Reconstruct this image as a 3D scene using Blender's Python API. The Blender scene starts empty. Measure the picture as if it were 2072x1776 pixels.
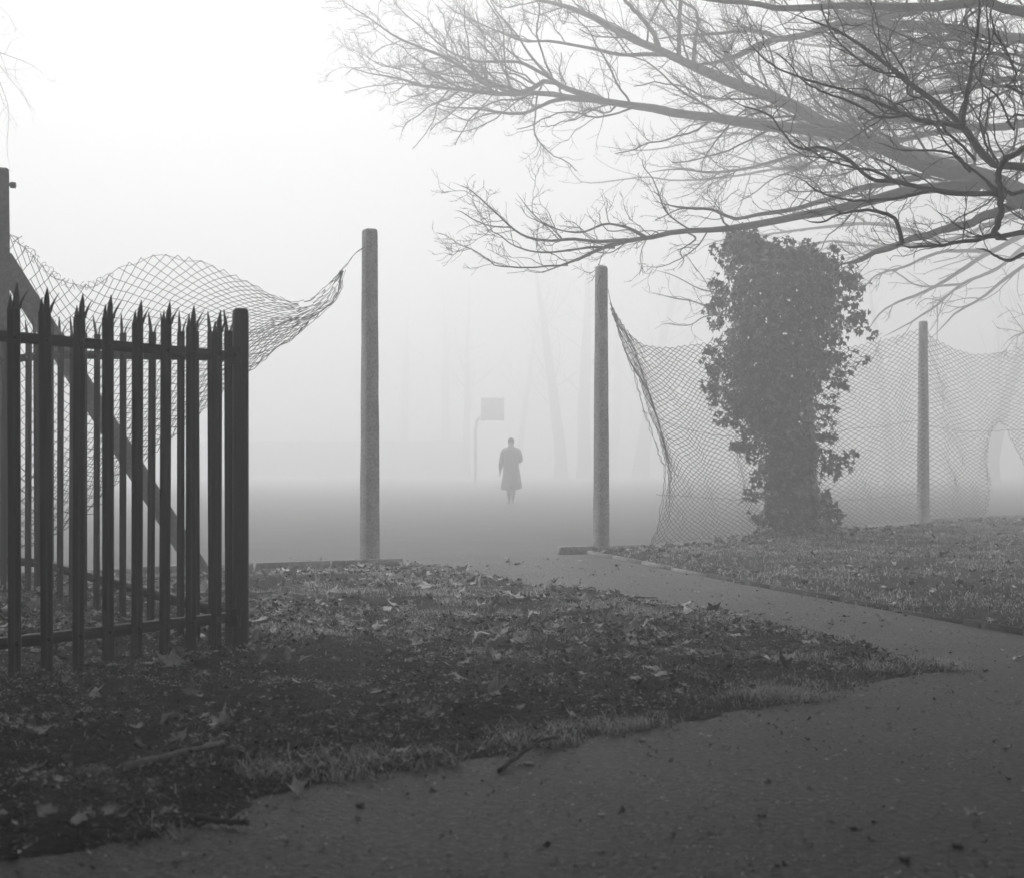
import bpy, math, random
import numpy as np
from mathutils import Vector, Matrix

C = bpy.context.scene.collection
scene = bpy.context.scene
RAD = math.radians

# ------------------------------------------------------------------ camera
CAM_H = 0.95            # held at waist level
FPX, CX, HY = 2900.0, 1036.0, 945.0     # focal length and horizon measured on a 2072 px wide view of the photo
cam_d = bpy.data.cameras.new('camera')
cam = bpy.data.objects.new('camera', cam_d); C.objects.link(cam)
cam.location = (0, 0, CAM_H); cam.rotation_euler = (RAD(90), 0, 0)
cam_d.sensor_width = 36.0
cam_d.lens = 36.0 * FPX / 2072.0
cam_d.shift_y = (HY - 888.0) / 2072.0
cam_d.clip_start = 0.05; cam_d.clip_end = 3000
cam_d.dof.use_dof = True
cam_d.dof.focus_distance = 14.0
cam_d.dof.aperture_fstop = 5.0
scene.camera = cam

# ------------------------------------------------------------------ sky, sun, exposure
SUN_EL, SUN_AZ = RAD(56), RAD(-11)      # behind the fog, a little left of the view
world = bpy.data.worlds.new('World'); scene.world = world; world.use_nodes = True
nt = world.node_tree; nt.nodes.clear()
wo = nt.nodes.new('ShaderNodeOutputWorld'); bg = nt.nodes.new('ShaderNodeBackground')
sky = nt.nodes.new('ShaderNodeTexSky'); sky.sky_type = 'NISHITA'; sky.sun_disc = False
sky.sun_elevation = SUN_EL; sky.sun_rotation = SUN_AZ
sky.air_density = 1.5; sky.dust_density = 6.0; sky.ozone_density = 1.0
bw = nt.nodes.new('ShaderNodeRGBToBW')  # black-and-white film
nt.links.new(sky.outputs[0], bw.inputs[0]); nt.links.new(bw.outputs[0], bg.inputs[0])
bg.inputs[1].default_value = 0.11
nt.links.new(bg.outputs[0], wo.inputs[0])
sun_d = bpy.data.lights.new('sun', 'SUN'); sun_d.energy = 1.5; sun_d.angle = RAD(25)
sun_d.color = (1, 1, 1)
sun = bpy.data.objects.new('sun', sun_d); C.objects.link(sun)
sdir = Vector((math.sin(SUN_AZ) * math.cos(SUN_EL), math.cos(SUN_AZ) * math.cos(SUN_EL), math.sin(SUN_EL)))
sun.rotation_euler = (-sdir).to_track_quat('-Z', 'Y').to_euler()
sun.location = (-10, 50, 60)

vs = scene.view_settings
scene.display_settings.display_device = 'sRGB'
vs.view_transform = 'Standard'; vs.look = 'None'; vs.gamma = 1.0; vs.use_curve_mapping = False
vs.exposure = 0.55
scene.cycles.max_bounces = 16; scene.cycles.volume_bounces = 14
scene.cycles.diffuse_bounces = 3; scene.cycles.glossy_bounces = 2
scene.cycles.use_denoising = True; scene.cycles.denoiser = 'OPENIMAGEDENOISE'
scene.cycles.denoising_input_passes = 'RGB_ALBEDO_NORMAL'; scene.cycles.denoising_prefilter = 'ACCURATE'

HAZE_DENSITY = 0.0255
HAZE_ANISO = 0.5

# ------------------------------------------------------------------ helpers
def at(px, py, d):
    """point seen at view pixel px,py at distance d along the view axis"""
    return np.array([(px - CX) * d / FPX, d, CAM_H - (py - HY) * d / FPX])

def gd(py, z=0.0):
    return (CAM_H - z) * FPX / (py - HY)

def gp(px, py, z=0.0):
    d = gd(py, z)
    return ((px - CX) * d / FPX, d)

def grey(v): return (v, v, v, 1.0)

def tag(o, label=None, cat=None, group=None, kind=None):
    if label: o['label'] = label
    if cat: o['category'] = cat
    if group: o['group'] = group
    if kind: o['kind'] = kind
    return o

def empty(name, loc, rotz=0.0):
    o = bpy.data.objects.new(name, None); C.objects.link(o)
    o.location = loc; o.rotation_euler = (0, 0, rotz); o.empty_display_size = 0.2
    return o

def raw_mesh(name, V, F):
    """V (n,3), F (m,k) or list of such arrays"""
    V = np.asarray(V, dtype=np.float32)
    Fs = F if isinstance(F, (list, tuple)) else [F]
    Fs = [np.asarray(f, dtype=np.int32) for f in Fs if len(f)]
    me = bpy.data.meshes.new(name)
    me.vertices.add(len(V)); me.vertices.foreach_set('co', V.ravel())
    nl = sum(f.size for f in Fs); npoly = sum(len(f) for f in Fs)
    me.loops.add(nl); me.loops.foreach_set('vertex_index', np.concatenate([f.ravel() for f in Fs]))
    tot = np.concatenate([np.full(len(f), f.shape[1], dtype=np.int32) for f in Fs])
    start = np.concatenate([[0], np.cumsum(tot)[:-1]]).astype(np.int32)
    me.polygons.add(npoly); me.polygons.foreach_set('loop_start', start); me.polygons.foreach_set('loop_total', tot)
    me.update(calc_edges=True); me.validate()
    return me

def obj(name, me, mat=None, parent=None, smooth=False):
    o = bpy.data.objects.new(name, me); C.objects.link(o)
    if mat and not me.materials: me.materials.append(mat)
    if smooth: me.polygons.foreach_set('use_smooth', np.ones(len(me.polygons), dtype=bool)); me.update()
    if parent: o.parent = parent
    return o

class MB:
    """collects boxes and tubes for ONE mesh"""
    def __init__(s): s.V = []; s.F4 = []; s.F3 = []; s.n = 0
    def add(s, V, F4=None, F3=None):
        V = np.asarray(V, float)
        if F4 is not None and len(F4): s.F4.append(np.asarray(F4) + s.n)
        if F3 is not None and len(F3): s.F3.append(np.asarray(F3) + s.n)
        s.V.append(V); s.n += len(V)
    def box(s, c, size, M=None, taper=1.0):
        x, y, z = [q / 2 for q in size]
        V = np.array([[-x, -y, -z], [x, -y, -z], [x, y, -z], [-x, y, -z], [-x * taper, -y * taper, z], [x * taper, -y * taper, z], [x * taper, y * taper, z], [-x * taper, y * taper, z]])
        if M is not None: V = V @ np.array(M).T
        V = V + np.array(c)
        s.add(V, [[0, 3, 2, 1], [4, 5, 6, 7], [0, 1, 5, 4], [1, 2, 6, 5], [2, 3, 7, 6], [3, 0, 4, 7]])
    def tube(s, pts, rad, sides=6):
        V, F = tubes(np.asarray(pts, float)[None], np.broadcast_to(np.asarray(rad, float), (len(pts),))[None], sides)
        base = s.n
        s.add(V, F)
        k = len(pts); m = sides
        a = np.arange(m)
        for ring, flip in ((0, True), (k - 1, False)):
            c = np.asarray(pts[ring], float)[None]
            idx = base + ring * m
            s.V.append(c); ci = s.n; s.n += 1
            tri = np.stack([idx + a, idx + (a + 1) % m, np.full(m, ci)], 1)
            if flip: tri = tri[:, ::-1]
            s.F3.append(tri)
    def mesh(s, name):
        fs = []
        if s.F4: fs.append(np.concatenate(s.F4))
        if s.F3: fs.append(np.concatenate(s.F3))
        return raw_mesh(name, np.concatenate(s.V), fs)

def norm(a): return a / np.maximum(np.linalg.norm(a, axis=-1, keepdims=True), 1e-9)

def tubes(P, R, sides):
    """P (n,K,3), R (n,K) -> one batch of open tubes"""
    n, K, _ = P.shape
    T = np.empty_like(P)
    T[:, 1:-1] = P[:, 2:] - P[:, :-2]; T[:, 0] = P[:, 1] - P[:, 0]; T[:, -1] = P[:, -1] - P[:, -2]
    T = norm(T)
    mean = norm(T.mean(axis=1))
    ref = np.where(np.abs(mean[:, 2:3]) < 0.8, np.array([[0, 0, 1.0]]), np.array([[0, 1.0, 0]]))[:, None]
    A = norm(np.cross(T, np.broadcast_to(ref, T.shape))); B = np.cross(T, A)
    ang = np.arange(sides) * 2 * math.pi / sides
    V = P[:, :, None] + R[:, :, None, None] * (A[:, :, None] * np.cos(ang)[None, None, :, None] + B[:, :, None] * np.sin(ang)[None, None, :, None])
    i = (np.arange(n)[:, None, None] * K + np.arange(K - 1)[None, :, None]) * sides
    a = np.arange(sides)[None, None]; b = (a + 1) % sides
    F = np.stack([i + a, i + b, i + sides + b, i + sides + a], -1).reshape(-1, 4)
    return V.reshape(-1, 3), F

def hash2(ix, iy, seed):
    h = (ix.astype(np.int64) * 374761393 + iy.astype(np.int64) * 668265263 + seed * 974634777) & 0x7fffffff
    h = ((h ^ (h >> 13)) * 1274126177) & 0x7fffffff
    h = h ^ (h >> 16)
    return (h & 0xffff) / 65535.0

def vnoise(x, y, s, seed=1):
    x = np.asarray(x) * s; y = np.asarray(y) * s
    ix = np.floor(x); iy = np.floor(y); fx = x - ix; fy = y - iy
    fx = fx * fx * (3 - 2 * fx); fy = fy * fy * (3 - 2 * fy)
    a = hash2(ix, iy, seed); b = hash2(ix + 1, iy, seed); c = hash2(ix, iy + 1, seed); d = hash2(ix + 1, iy + 1, seed)
    return (a * (1 - fx) + b * fx) * (1 - fy) + (c * (1 - fx) + d * fx) * fy

def smooth_poly(pts, n):
    """Catmull-Rom through pts (k,m), n samples even in chord length"""
    P = np.asarray(pts, float)
    L = np.concatenate([[0], np.cumsum(np.linalg.norm(np.diff(P[:, :3], axis=0), axis=1))])
    E = np.vstack([2 * P[0] - P[1], P, 2 * P[-1] - P[-2]])
    out = []
    for t in np.linspace(0, L[-1], n):
        i = min(max(np.searchsorted(L, t, side='right') - 1, 0), len(P) - 2)
        u = (t - L[i]) / max(L[i + 1] - L[i], 1e-9)
        p0, p1, p2, p3 = E[i], E[i + 1], E[i + 2], E[i + 3]
        out.append(0.5 * (2 * p1 + (p2 - p0) * u + (2 * p0 - 5 * p1 + 4 * p2 - p3) * u ** 2 + (3 * p1 - p0 - 3 * p2 + p3) * u ** 3))
    return np.array(out)

def interp(pts, u):
    """piecewise linear by chord length, u array"""
    P = np.asarray(pts, float)
    L = np.concatenate([[0], np.cumsum(np.linalg.norm(np.diff(P, axis=0), axis=1))]); L /= L[-1]
    return np.stack([np.interp(u, L, P[:, k]) for k in range(P.shape[1])], -1)

def scatter_leaves(pos, nrm, size, rng, shape, droop=0.0):
    """one leaf polygon per position; shape (m,3) in leaf space, tip along +y; triangle fan round vertex 0"""
    n = len(pos); m = len(shape)
    down = rng.normal(0, 1, (n, 3)) + np.array([0, 0, -droop])
    ty = norm(down - (down * nrm).sum(1, keepdims=True) * nrm); tx = np.cross(ty, nrm)
    S = np.asarray(shape, float)
    V = pos[:, None] + size[:, None, None] * (tx[:, None] * S[None, :, 0:1] + ty[:, None] * S[None, :, 1:2] + nrm[:, None] * S[None, :, 2:3])
    base = np.arange(n)[:, None] * m
    F = np.concatenate([np.stack([base[:, 0], base[:, 0] + a, base[:, 0] + a + 1], 1) for a in range(1, m - 1)])
    return V.reshape(-1, 3), F
IVY_SHAPE = [(0, 0, 0), (0.34, -0.12, -0.05), (0.52, 0.28, -0.12), (0.2, 0.38, 0.02), (0, 0.95, -0.12), (-0.2, 0.38, 0.02), (-0.52, 0.28, -0.12), (-0.34, -0.12, -0.05)]

# ------------------------------------------------------------------ materials (all greys: the photograph is black and white)
def mat(name, stops, scale=8.0, detail=6.0, rough=0.8, spec=0.3, bump=0.0, bump_scale=None, coords='Object', stretch=(1, 1, 1), second=None):
    m = bpy.data.materials.new(name); m.use_nodes = True
    t = m.node_tree; b = t.nodes['Principled BSDF']
    tc = t.nodes.new('ShaderNodeTexCoord'); mp = t.nodes.new('ShaderNodeMapping'); mp.inputs['Scale'].default_value = stretch
    t.links.new(tc.outputs[coords], mp.inputs[0])
    nz = t.nodes.new('ShaderNodeTexNoise'); nz.inputs['Scale'].default_value = scale; nz.inputs['Detail'].default_value = detail
    nz.inputs['Roughness'].default_value = 0.6
    t.links.new(mp.outputs[0], nz.inputs[0])
    cr = t.nodes.new('ShaderNodeValToRGB')
    els = cr.color_ramp.elements
    while len(els) < len(stops): els.new(0.5)
    for e, (p, v) in zip(els, stops): e.position = p; e.color = grey(v)
    t.links.new(nz.outputs[0], cr.inputs[0])
    col = cr.outputs[0]
    if second:                      # coarse patches multiplied in: (scale, low, high)
        n2 = t.nodes.new('ShaderNodeTexNoise'); n2.inputs['Scale'].default_value = second[0]; n2.inputs['Detail'].default_value = 4
        t.links.new(mp.outputs[0], n2.inputs[0])
        mr = t.nodes.new('ShaderNodeMapRange'); mr.inputs[1].default_value = 0.3; mr.inputs[2].default_value = 0.7
        mr.inputs[3].default_value = second[1]; mr.inputs[4].default_value = second[2]
        t.links.new(n2.outputs[0], mr.inputs[0])
        mx = t.nodes.new('ShaderNodeMix'); mx.data_type = 'RGBA'; mx.blend_type = 'MULTIPLY'; mx.inputs[0].default_value = 1.0
        t.links.new(col, mx.inputs[6]); t.links.new(mr.outputs[0], mx.inputs[7]); col = mx.outputs[2]
    t.links.new(col, b.inputs['Base Color'])
    b.inputs['Roughness'].default_value = rough
    b.inputs['Specular IOR Level'].default_value = spec
    if bump:
        nb = t.nodes.new('ShaderNodeTexNoise'); nb.inputs['Scale'].default_value = bump_scale or scale * 4; nb.inputs['Detail'].default_value = 4
        t.links.new(mp.outputs[0], nb.inputs[0])
        bp = t.nodes.new('ShaderNodeBump'); bp.inputs['Strength'].default_value = bump; bp.inputs['Distance'].default_value = 0.02
        t.links.new(nb.outputs[0], bp.inputs['Height']); t.links.new(bp.outputs[0], b.inputs['Normal'])
    return m

M_TARMAC = mat('damp_tarmac', [(0.34, 0.008), (0.5, 0.027), (0.66, 0.10)], scale=38, detail=10, rough=0.6, spec=0.24, bump=0.6, bump_scale=45, second=(1.3, 0.55, 1.4))
M_COURT = M_TARMAC
M_SOIL = mat('soil', [(0.3, 0.004), (0.52, 0.014), (0.7, 0.06)], scale=28, detail=9, rough=0.95, spec=0.1, bump=0.9, bump_scale=55, second=(1.6, 0.5, 1.5))
M_TURF = mat('far_turf', [(0.3, 0.03), (0.7, 0.07)], scale=3, rough=0.95, spec=0.1)
M_CONCRETE = mat('concrete', [(0.3, 0.34), (0.5, 0.56), (0.7, 0.72)], scale=45, detail=8, rough=0.85, spec=0.2, bump=0.35, bump_scale=60, second=(5, 0.78, 1.1))
M_SHADED_CONCRETE = mat('shaded_concrete', [(0.3, 0.06), (0.5, 0.11), (0.7, 0.18)], scale=30, detail=8, rough=0.85, spec=0.2, bump=0.35, bump_scale=60, second=(4, 0.6, 1.1))  # shaded copy of the concrete: shade on left post and strut put into colour
M_KERB = mat('kerb_concrete', [(0.25, 0.15), (0.5, 0.34), (0.8, 0.55)], scale=30, detail=8, rough=0.85, spec=0.25, bump=0.4, bump_scale=80, second=(3, 0.6, 1.1))
M_STEEL = mat('painted_steel', [(0.3, 0.007), (0.7, 0.016)], scale=15, rough=0.5, spec=0.3, bump=0.12, bump_scale=60)
M_WIRE = mat('rusty_wire', [(0.3, 0.02), (0.7, 0.06)], scale=20, rough=0.7, spec=0.3)
M_BARK = mat('bark', [(0.25, 0.035), (0.5, 0.07), (0.8, 0.12)], scale=9, detail=8, rough=0.9, spec=0.15, bump=0.6, bump_scale=25, second=(1.5, 0.7, 1.2))
M_TWIG = mat('twig_bark', [(0.3, 0.025), (0.7, 0.05)], scale=20, rough=0.9, spec=0.15)
M_IVY = mat('ivy_leaf', [(0.3, 0.006), (0.5, 0.03), (0.64, 0.22)], scale=9, detail=6, rough=0.5, spec=0.4)
M_LEAF_PALE = mat('dry_leaf_pale', [(0.3, 0.42), (0.7, 0.76)], scale=14, rough=0.75, spec=0.3, bump=0.3, bump_scale=60)
M_LEAF_MID = mat('dry_leaf_mid', [(0.3, 0.1), (0.7, 0.28)], scale=14, rough=0.75, spec=0.3, bump=0.3, bump_scale=60)
M_LEAF_DARK = mat('wet_leaf_dark', [(0.3, 0.015), (0.7, 0.05)], scale=14, rough=0.6, spec=0.35, bump=0.3, bump_scale=60)
M_LITTER = mat('leaf_litter', [(0.3, 0.015), (0.48, 0.09), (0.6, 0.5)], scale=11, detail=2, rough=0.8, spec=0.3)
M_GRASS = mat('winter_grass', [(0.3, 0.16), (0.5, 0.40), (0.7, 0.64)], scale=40, detail=3, rough=0.7, spec=0.3)
M_COAT = mat('dark_coat', [(0.3, 0.28), (0.7, 0.4)], scale=20, rough=0.9, spec=0.1)
M_SKIN = mat('skin', [(0.3, 0.3), (0.7, 0.4)], scale=20, rough=0.6)
M_HAIR = mat('hair', [(0.3, 0.012), (0.7, 0.03)], scale=60, rough=0.7)
M_BOARD = mat('board_paint', [(0.3, 0.4), (0.7, 0.6)], scale=5, rough=0.7)
M_STICK = mat('weathered_stick', [(0.3, 0.12), (0.7, 0.38)], scale=30, rough=0.85, bump=0.3)
M_STONE = mat('stone', [(0.3, 0.12), (0.7, 0.35)], scale=30, rough=0.85, bump=0.3)
M_PAPER = mat('paper_scrap', [(0.3, 0.6), (0.7, 0.75)], scale=30, rough=0.85)

# ------------------------------------------------------------------ setting: ground, court, paths, verges
def sheet(name, x0, x1, y0, y1, z, m, kind='structure'):
    me = raw_mesh(name, [[x0, y0, z], [x1, y0, z], [x1, y1, z], [x0, y1, z]], np.array([[0, 1, 2, 3]]))
    return tag(obj(name, me, m), kind=kind)
sheet('ground', -300, 300, -60, 300, -0.08, M_TURF)
tag(sheet('court', -70, 80, 11.5, 120, -0.006, M_COURT), 'open dark tarmac court fading into the fog beyond the posts')
tag(sheet('path', -14, 18, -8, 15.6, 0.0, M_TARMAC), 'dark tarmac path forking round the littered verge')

def poly_sd(x, y, poly):
    """signed distance (positive inside)"""
    P = np.asarray(poly, float); n = len(P)
    d = np.full(x.shape, 1e9); inside = np.zeros(x.shape, bool)
    for i in range(n):
        a, b = P[i], P[(i + 1) % n]
        ex, ey = b - a
        wx, wy = x - a[0], y - a[1]
        t = np.clip((wx * ex + wy * ey) / max(ex * ex + ey * ey, 1e-12), 0, 1)
        d = np.minimum(d, np.hypot(wx - ex * t, wy - ey * t))
        c = (a[1] > y) != (b[1] > y)
        if abs(ey) > 1e-12:
            inside ^= c & (x < ex * (y - a[1]) / ey + a[0])
    return np.where(inside, d, -d)

FRONT = [gp(*p) for p in [(0, 1748), (120, 1726), (300, 1690), (450, 1650), (560, 1610), (700, 1578), (830, 1565), (930, 1548), (1100, 1512), (1250, 1486), (1400, 1460), (1520, 1437), (1640, 1413), (1740, 1387), (1830, 1371), (1900, 1359), (1945, 1354)]]
BACK = [gp(*p) for p in [(1880, 1340), (1800, 1324), (1740, 1302), (1640, 1280), (1560, 1260), (1480, 1243), (1400, 1232), (1340, 1222), (1250, 1203), (1180, 1193), (1100, 1186), (1050, 1179), (1000, 1169), (940, 1157), (860, 1145), (800, 1138)]]
KERB_L = [(-1.12, 13.72), (-2.35, 13.02), (-4.3, 11.95), (-7.2, 10.4)]
LEFT_POLY = [(-7.2, 2.0), (-3.0, 2.95)] + FRONT + BACK + KERB_L
RIGHT_EDGE = [gp(*p) for p in [(1190, 1119), (1300, 1141), (1430, 1166), (1560, 1191), (1700, 1216), (1800, 1234), (1950, 1262), (2072, 1284), (2250, 1316)]]
P_POSTS = {'L': (-4.035, 11.25), '1': (-1.37, 13.8), '2': (0.99, 15.9), '3': (6.57, 22.9), '4': (9.9, 27.1)}
RIGHT_POLY = RIGHT_EDGE + [(6.0, 6.9), (17, 6.6), (17, 35.9), (9.9, 27.05), (6.57, 22.85), (3.75, 19.35), (1.4, 16.2)]

def left_h(x, y):
    sd = poly_sd(x, y, LEFT_POLY)
    sd = sd + (vnoise(x, y, 7, 3) - 0.5) * 0.10 + (vnoise(x, y, 23, 4) - 0.5) * 0.04
    h = np.where(sd > 0, 0.022 * (1 - np.exp(-sd / 0.12)), np.maximum(sd * 0.5, -0.05))
    flat = np.clip((14.2 + 0.35 * (x + 1.0) * (x < -1) - y) / 2.5, 0.25, 1)
    h = h + flat * np.where(sd > 0, np.minimum(sd * 4, 1), 0) * (0.10 * np.exp(-((x + 3.3) ** 2 + (y - 9.6) ** 2) / 2.2)
        + 0.05 * (vnoise(x, y, 2.2, 5) - 0.5) + 0.028 * (vnoise(x, y, 9, 6) - 0.5) + 0.02 * (vnoise(x, y, 25, 7) - 0.5))
    return h, sd
def right_h(x, y):
    sd = poly_sd(x, y, RIGHT_POLY)
    sd = sd + (vnoise(x, y, 6, 13) - 0.5) * 0.05
    rise = 0.10 * np.clip((y - 12) / 10, 0, 1) * np.clip(sd / 1.5, 0, 1)
    h = np.where(sd > 0, 0.03 * (1 - np.exp(-sd / 0.1)), np.maximum(sd * 0.5, -0.05))
    h = h + np.where(sd > 0, np.minimum(sd * 4, 1), 0) * (rise + 0.05 * (vnoise(x, y, 1.5, 15) - 0.5) + 0.03 * (vnoise(x, y, 7, 16) - 0.5) + 0.015 * (vnoise(x, y, 20, 17) - 0.5))
    return h, sd

def heightfield(name, fn, x0, x1, y0, y1, step, label):
    xs = np.arange(x0, x1, step); ys = np.arange(y0, y1, step)
    X, Y = np.meshgrid(xs, ys); H, sd = fn(X, Y)
    V = np.stack([X, Y, H], -1).reshape(-1, 3)
    w, h = len(xs), len(ys)
    i = np.arange(h - 1)[:, None] * w + np.arange(w - 1)[None]
    F = np.stack([i, i + 1, i + w + 1, i + w], -1).reshape(-1, 4)
    keep = (sd.reshape(-1)[F] > -0.12).any(1)
    F = F[keep]
    used = np.unique(F); remap = np.full(len(V), -1); remap[used] = np.arange(len(used))
    o = obj(name, raw_mesh(name, V[used], remap[F]), M_SOIL, smooth=True)
    return tag(o, label, kind='structure')
heightfield('verge', left_h, -7.3, 2.3, 1.9, 14.1, 0.027, 'bare earth verge with fallen leaves in the fork of the paths')
heightfield('verge', right_h, 0.5, 17, 6.5, 36, 0.07, 'grassy verge rising to the netting on the right of the branch path')

def board(name, pts, w, ztop, label, zbot=-0.05, m=None):
    mb = MB()
    rnd = random.Random(5)
    for (a, b) in zip(pts[:-1], pts[1:]):
        a = np.array(a); b = np.array(b); L = np.linalg.norm(b - a); n = max(1, int(round(L / 0.9)))
        ang = math.atan2(b[1] - a[1], b[0] - a[0])
        for k in range(n):
            c = a + (b - a) * (k + 0.5) / n
            zt = ztop + rnd.uniform(-0.008, 0.008)
            an = ang + rnd.uniform(-0.006, 0.006)
            M = [[math.cos(an), -math.sin(an), 0], [math.sin(an), math.cos(an), 0], [0, 0, 1]]
            mb.box((c[0], c[1], (zt + zbot) / 2), (L / n - 0.008, w, zt - zbot), M, taper=0.97)
    return tag(obj(name, mb.mesh(name), m or M_KERB), label, kind='structure')
board('kerb', [(-1.05, 13.78), (-2.35, 13.06), (-4.3, 12.0), (-7.2, 10.45)], 0.07, 0.075, 'pale concrete edging along the back of the left verge')
board('kerb', [(0.5, 15.72), (1.5, 16.28)], 0.09, 0.075, 'short pale concrete edging at the foot of the right gate post')
board('kerb', RIGHT_EDGE[:3], 0.03, 0.03, 'pale start of the thin edging beside the right gate post')
board('kerb', RIGHT_EDGE[2:], 0.03, 0.028, 'thin dark edging board along the branch path', m=M_BARK)
board('kerb', [(6.9, 23.5), (9.6, 26.2), (13, 30)], 0.09, 0.11, 'pale edging behind the torn netting at far right')

# ------------------------------------------------------------------ concrete posts
def chamfer_post(name, h, w0, w1, rotz, bev=0.045):
    """tapered square post, arrises chamfered, rounded head"""
    mb = MB()
    prof = [(-0.15, 1.0), (0.0, 1.0)]
    for k in range(1, 12): prof.append((h * k / 12, 1.0))
    prof += [(h - 0.035, 1.0), (h - 0.018, 0.96), (h - 0.006, 0.86), (h, 0.72)]
    rings = []
    rr = np.random.default_rng(int(h * 1000 + w0 * 7777))
    for z, s in prof:
        w = (w0 + (w1 - w0) * max(z, 0) / h) / 2 * s
        b = w * bev
        ring = np.array([[w, -w + b], [w, w - b], [w - b, w], [-w + b, w], [-w, w - b], [-w, -w + b], [-w + b, -w], [w - b, -w]])
        ring = ring + rr.normal(0, 0.0012, ring.shape)
        rings.append(np.column_stack([ring, np.full(8, z)]))
    V = np.concatenate(rings); n = len(rings)
    F = [[r * 8 + a, r * 8 + (a + 1) % 8, (r + 1) * 8 + (a + 1) % 8, (r + 1) * 8 + a] for r in range(n - 1) for a in range(8)]
    c, s = math.cos(rotz), math.sin(rotz)
    V = V @ np.array([[c, s, 0], [-s, c, 0], [0, 0, 1]])
    top = len(V); V = np.vstack([V, [[0, 0, h + 0.003]]])
    T = [[(n - 1) * 8 + a, (n - 1) * 8 + (a + 1) % 8, top] for a in range(8)]
    return raw_mesh(name, V, [np.array(F), np.array(T)])

GP = 'concrete fence posts'
def post(key, z, h, w0, w1, rot, label, m=None):
    x, y = P_POSTS[key]
    t = empty('concrete_post', (x, y, z)); tag(t, label, 'post', GP)
    obj('shaft', chamfer_post('shaft', h, w0, w1, rot), m or M_CONCRETE, t)
    return t
pL = post('L', 0.02, 3.27, 0.19, 0.165, RAD(20), 'broad concrete post, shade put into its colour, with diagonal brace at the left frame edge', M_SHADED_CONCRETE)
p1 = post('1', 0.0, 3.24, 0.148, 0.112, RAD(33), 'tall tapered concrete post alone beside the palisade end, wire tied near its top')
p2 = post('2', 0.0, 3.18, 0.135, 0.100, RAD(33), 'concrete post at the left end of the right-hand netting')
p3 = post('3', 0.08, 3.2, 0.155, 0.105, RAD(12), 'concrete post amid netting right of the ivy column')

# raking strut and bolt on the left post
mb = MB()
a = at(8, 522, 11.3); b = np.array([-2.66, 12.5, -0.05])
a = np.array([P_POSTS['L'][0] + 0.02, P_POSTS['L'][1] + 0.02, a[2]])
dv = norm(b - a); side = norm(np.cross(dv, [0, 0, 1.0])); upv = np.cross(side, dv)
w = 0.066
V = []
for q in (a, b):
    V += [q + side * w * sx + upv * w * sy for sx, sy in ((-1, -1), (1, -1), (1, 1), (-1, 1))]
mb.add(V, [[0, 1, 5, 4], [1, 2, 6, 5], [2, 3, 7, 6], [3, 0, 4, 7], [3, 2, 1, 0], [4, 5, 6, 7]])
me = mb.mesh('strut'); o = obj('strut', me, M_SHADED_CONCRETE, pL); o.matrix_parent_inverse = Matrix.Translation(-Vector(pL.location))
bv = o.modifiers.new('bevel', 'BEVEL'); bv.width = 0.012; bv.segments = 2
mb = MB()
c = at(22, 374, 11.25)
mb.tube([c + np.array([-0.16, 0, 0]), c + np.array([0.0, 0, 0])], 0.014, 8); mb.tube([c + np.array([0.0, 0, -0.004]), c + np.array([0.035, 0, -0.006])], 0.026, 6)
o = obj('bolt', mb.mesh('bolt'), M_STEEL, pL); o.matrix_parent_inverse = Matrix.Translation(-Vector(pL.location))

# ------------------------------------------------------------------ palisade fence
def pale_mesh(h, rnd, side):
    """W-section steel pale with a triple-pointed splayed head; x along the run, -y to the front"""
    w = 0.034; t = 0.003
    split = h - 0.11
    sec = [(-w, 0.016), (-w * 0.55, 0.0), (-w * 0.2, 0.007), (0, 0.009), (w * 0.2, 0.007), (w * 0.55, 0.0), (w, 0.016)]
    mb = MB()
    def strip(rows):
        """rows: list of list of (x,y,z), same count; gives a thin double-sided solid"""
        R = np.array(rows, float); n, k, _ = R.shape
        Vf = R.reshape(-1, 3); Vb = Vf + np.array([0, t, 0])
        i = np.arange(n - 1)[:, None] * k + np.arange(k - 1)[None]
        F = np.stack([i, i + 1, i + k + 1, i + k], -1).reshape(-1, 4)
        N = len(Vf)
        S = []
        for r in range(n - 1):
            S += [[r * k, (r + 1) * k, N + (r + 1) * k, N + r * k], [r * k + k - 1, N + r * k + k - 1, N + (r + 1) * k + k - 1, (r + 1) * k + k - 1]]
        S += [[c, c + 1, N + c + 1, N + c] for c in range(k - 1)]
        S += [[(n - 1) * k + c, N + (n - 1) * k + c, N + (n - 1) * k + c + 1, (n - 1) * k + c + 1] for c in range(k - 1)]
        mb.add(np.vstack([Vf, Vb]), np.vstack([F, F[:, ::-1] + N, S]))
    strip([[(x, y, z) for x, y in sec] for z in (-0.12, 0.5, 1.0, split)])
    j = lambda s: rnd.uniform(-s, s)
    mx = j(0.003); fw = -0.012 + j(0.008)
    q = []
    for u, wd in ((0, 0.5), (0.45, 0.46), (0.62, 0.36), (0.85, 0.16), (1.0, 0.03)):
        z = split + (h - split) * u
        q.append([(-w * wd + mx * u, 0.004 + fw * u, z), (mx * u, 0.007 + fw * u, z), (w * wd + mx * u, 0.004 + fw * u, z)])
    strip(q)
    for s in (-1, 1):
        out = -0.002 if s < 0 else (0.026 + j(0.010)); back = 0.0 if s < 0 else side * (0.026 + j(0.01))
        hh = split + (0.058 if s < 0 else 0.086) + j(0.008)
        xi, xo = s * w * (0.25 if s < 0 else 0.5), s * w
        q = []
        for u in (0, 0.35, 0.65, 0.85, 1.0):
            z = split + (hh - split) * u
            c = (xi + xo) / 2 + s * out * u ** 1.5
            wd = max(abs(xo - xi) / 2 * (1 - max(0, u - 0.15) * 1.12), 0.0012)
            y = 0.010 + back * u ** 1.5
            q.append([(c - wd, y, z), (c + wd, y, z)])
        strip(q)
    return mb.mesh('pale')

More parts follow.
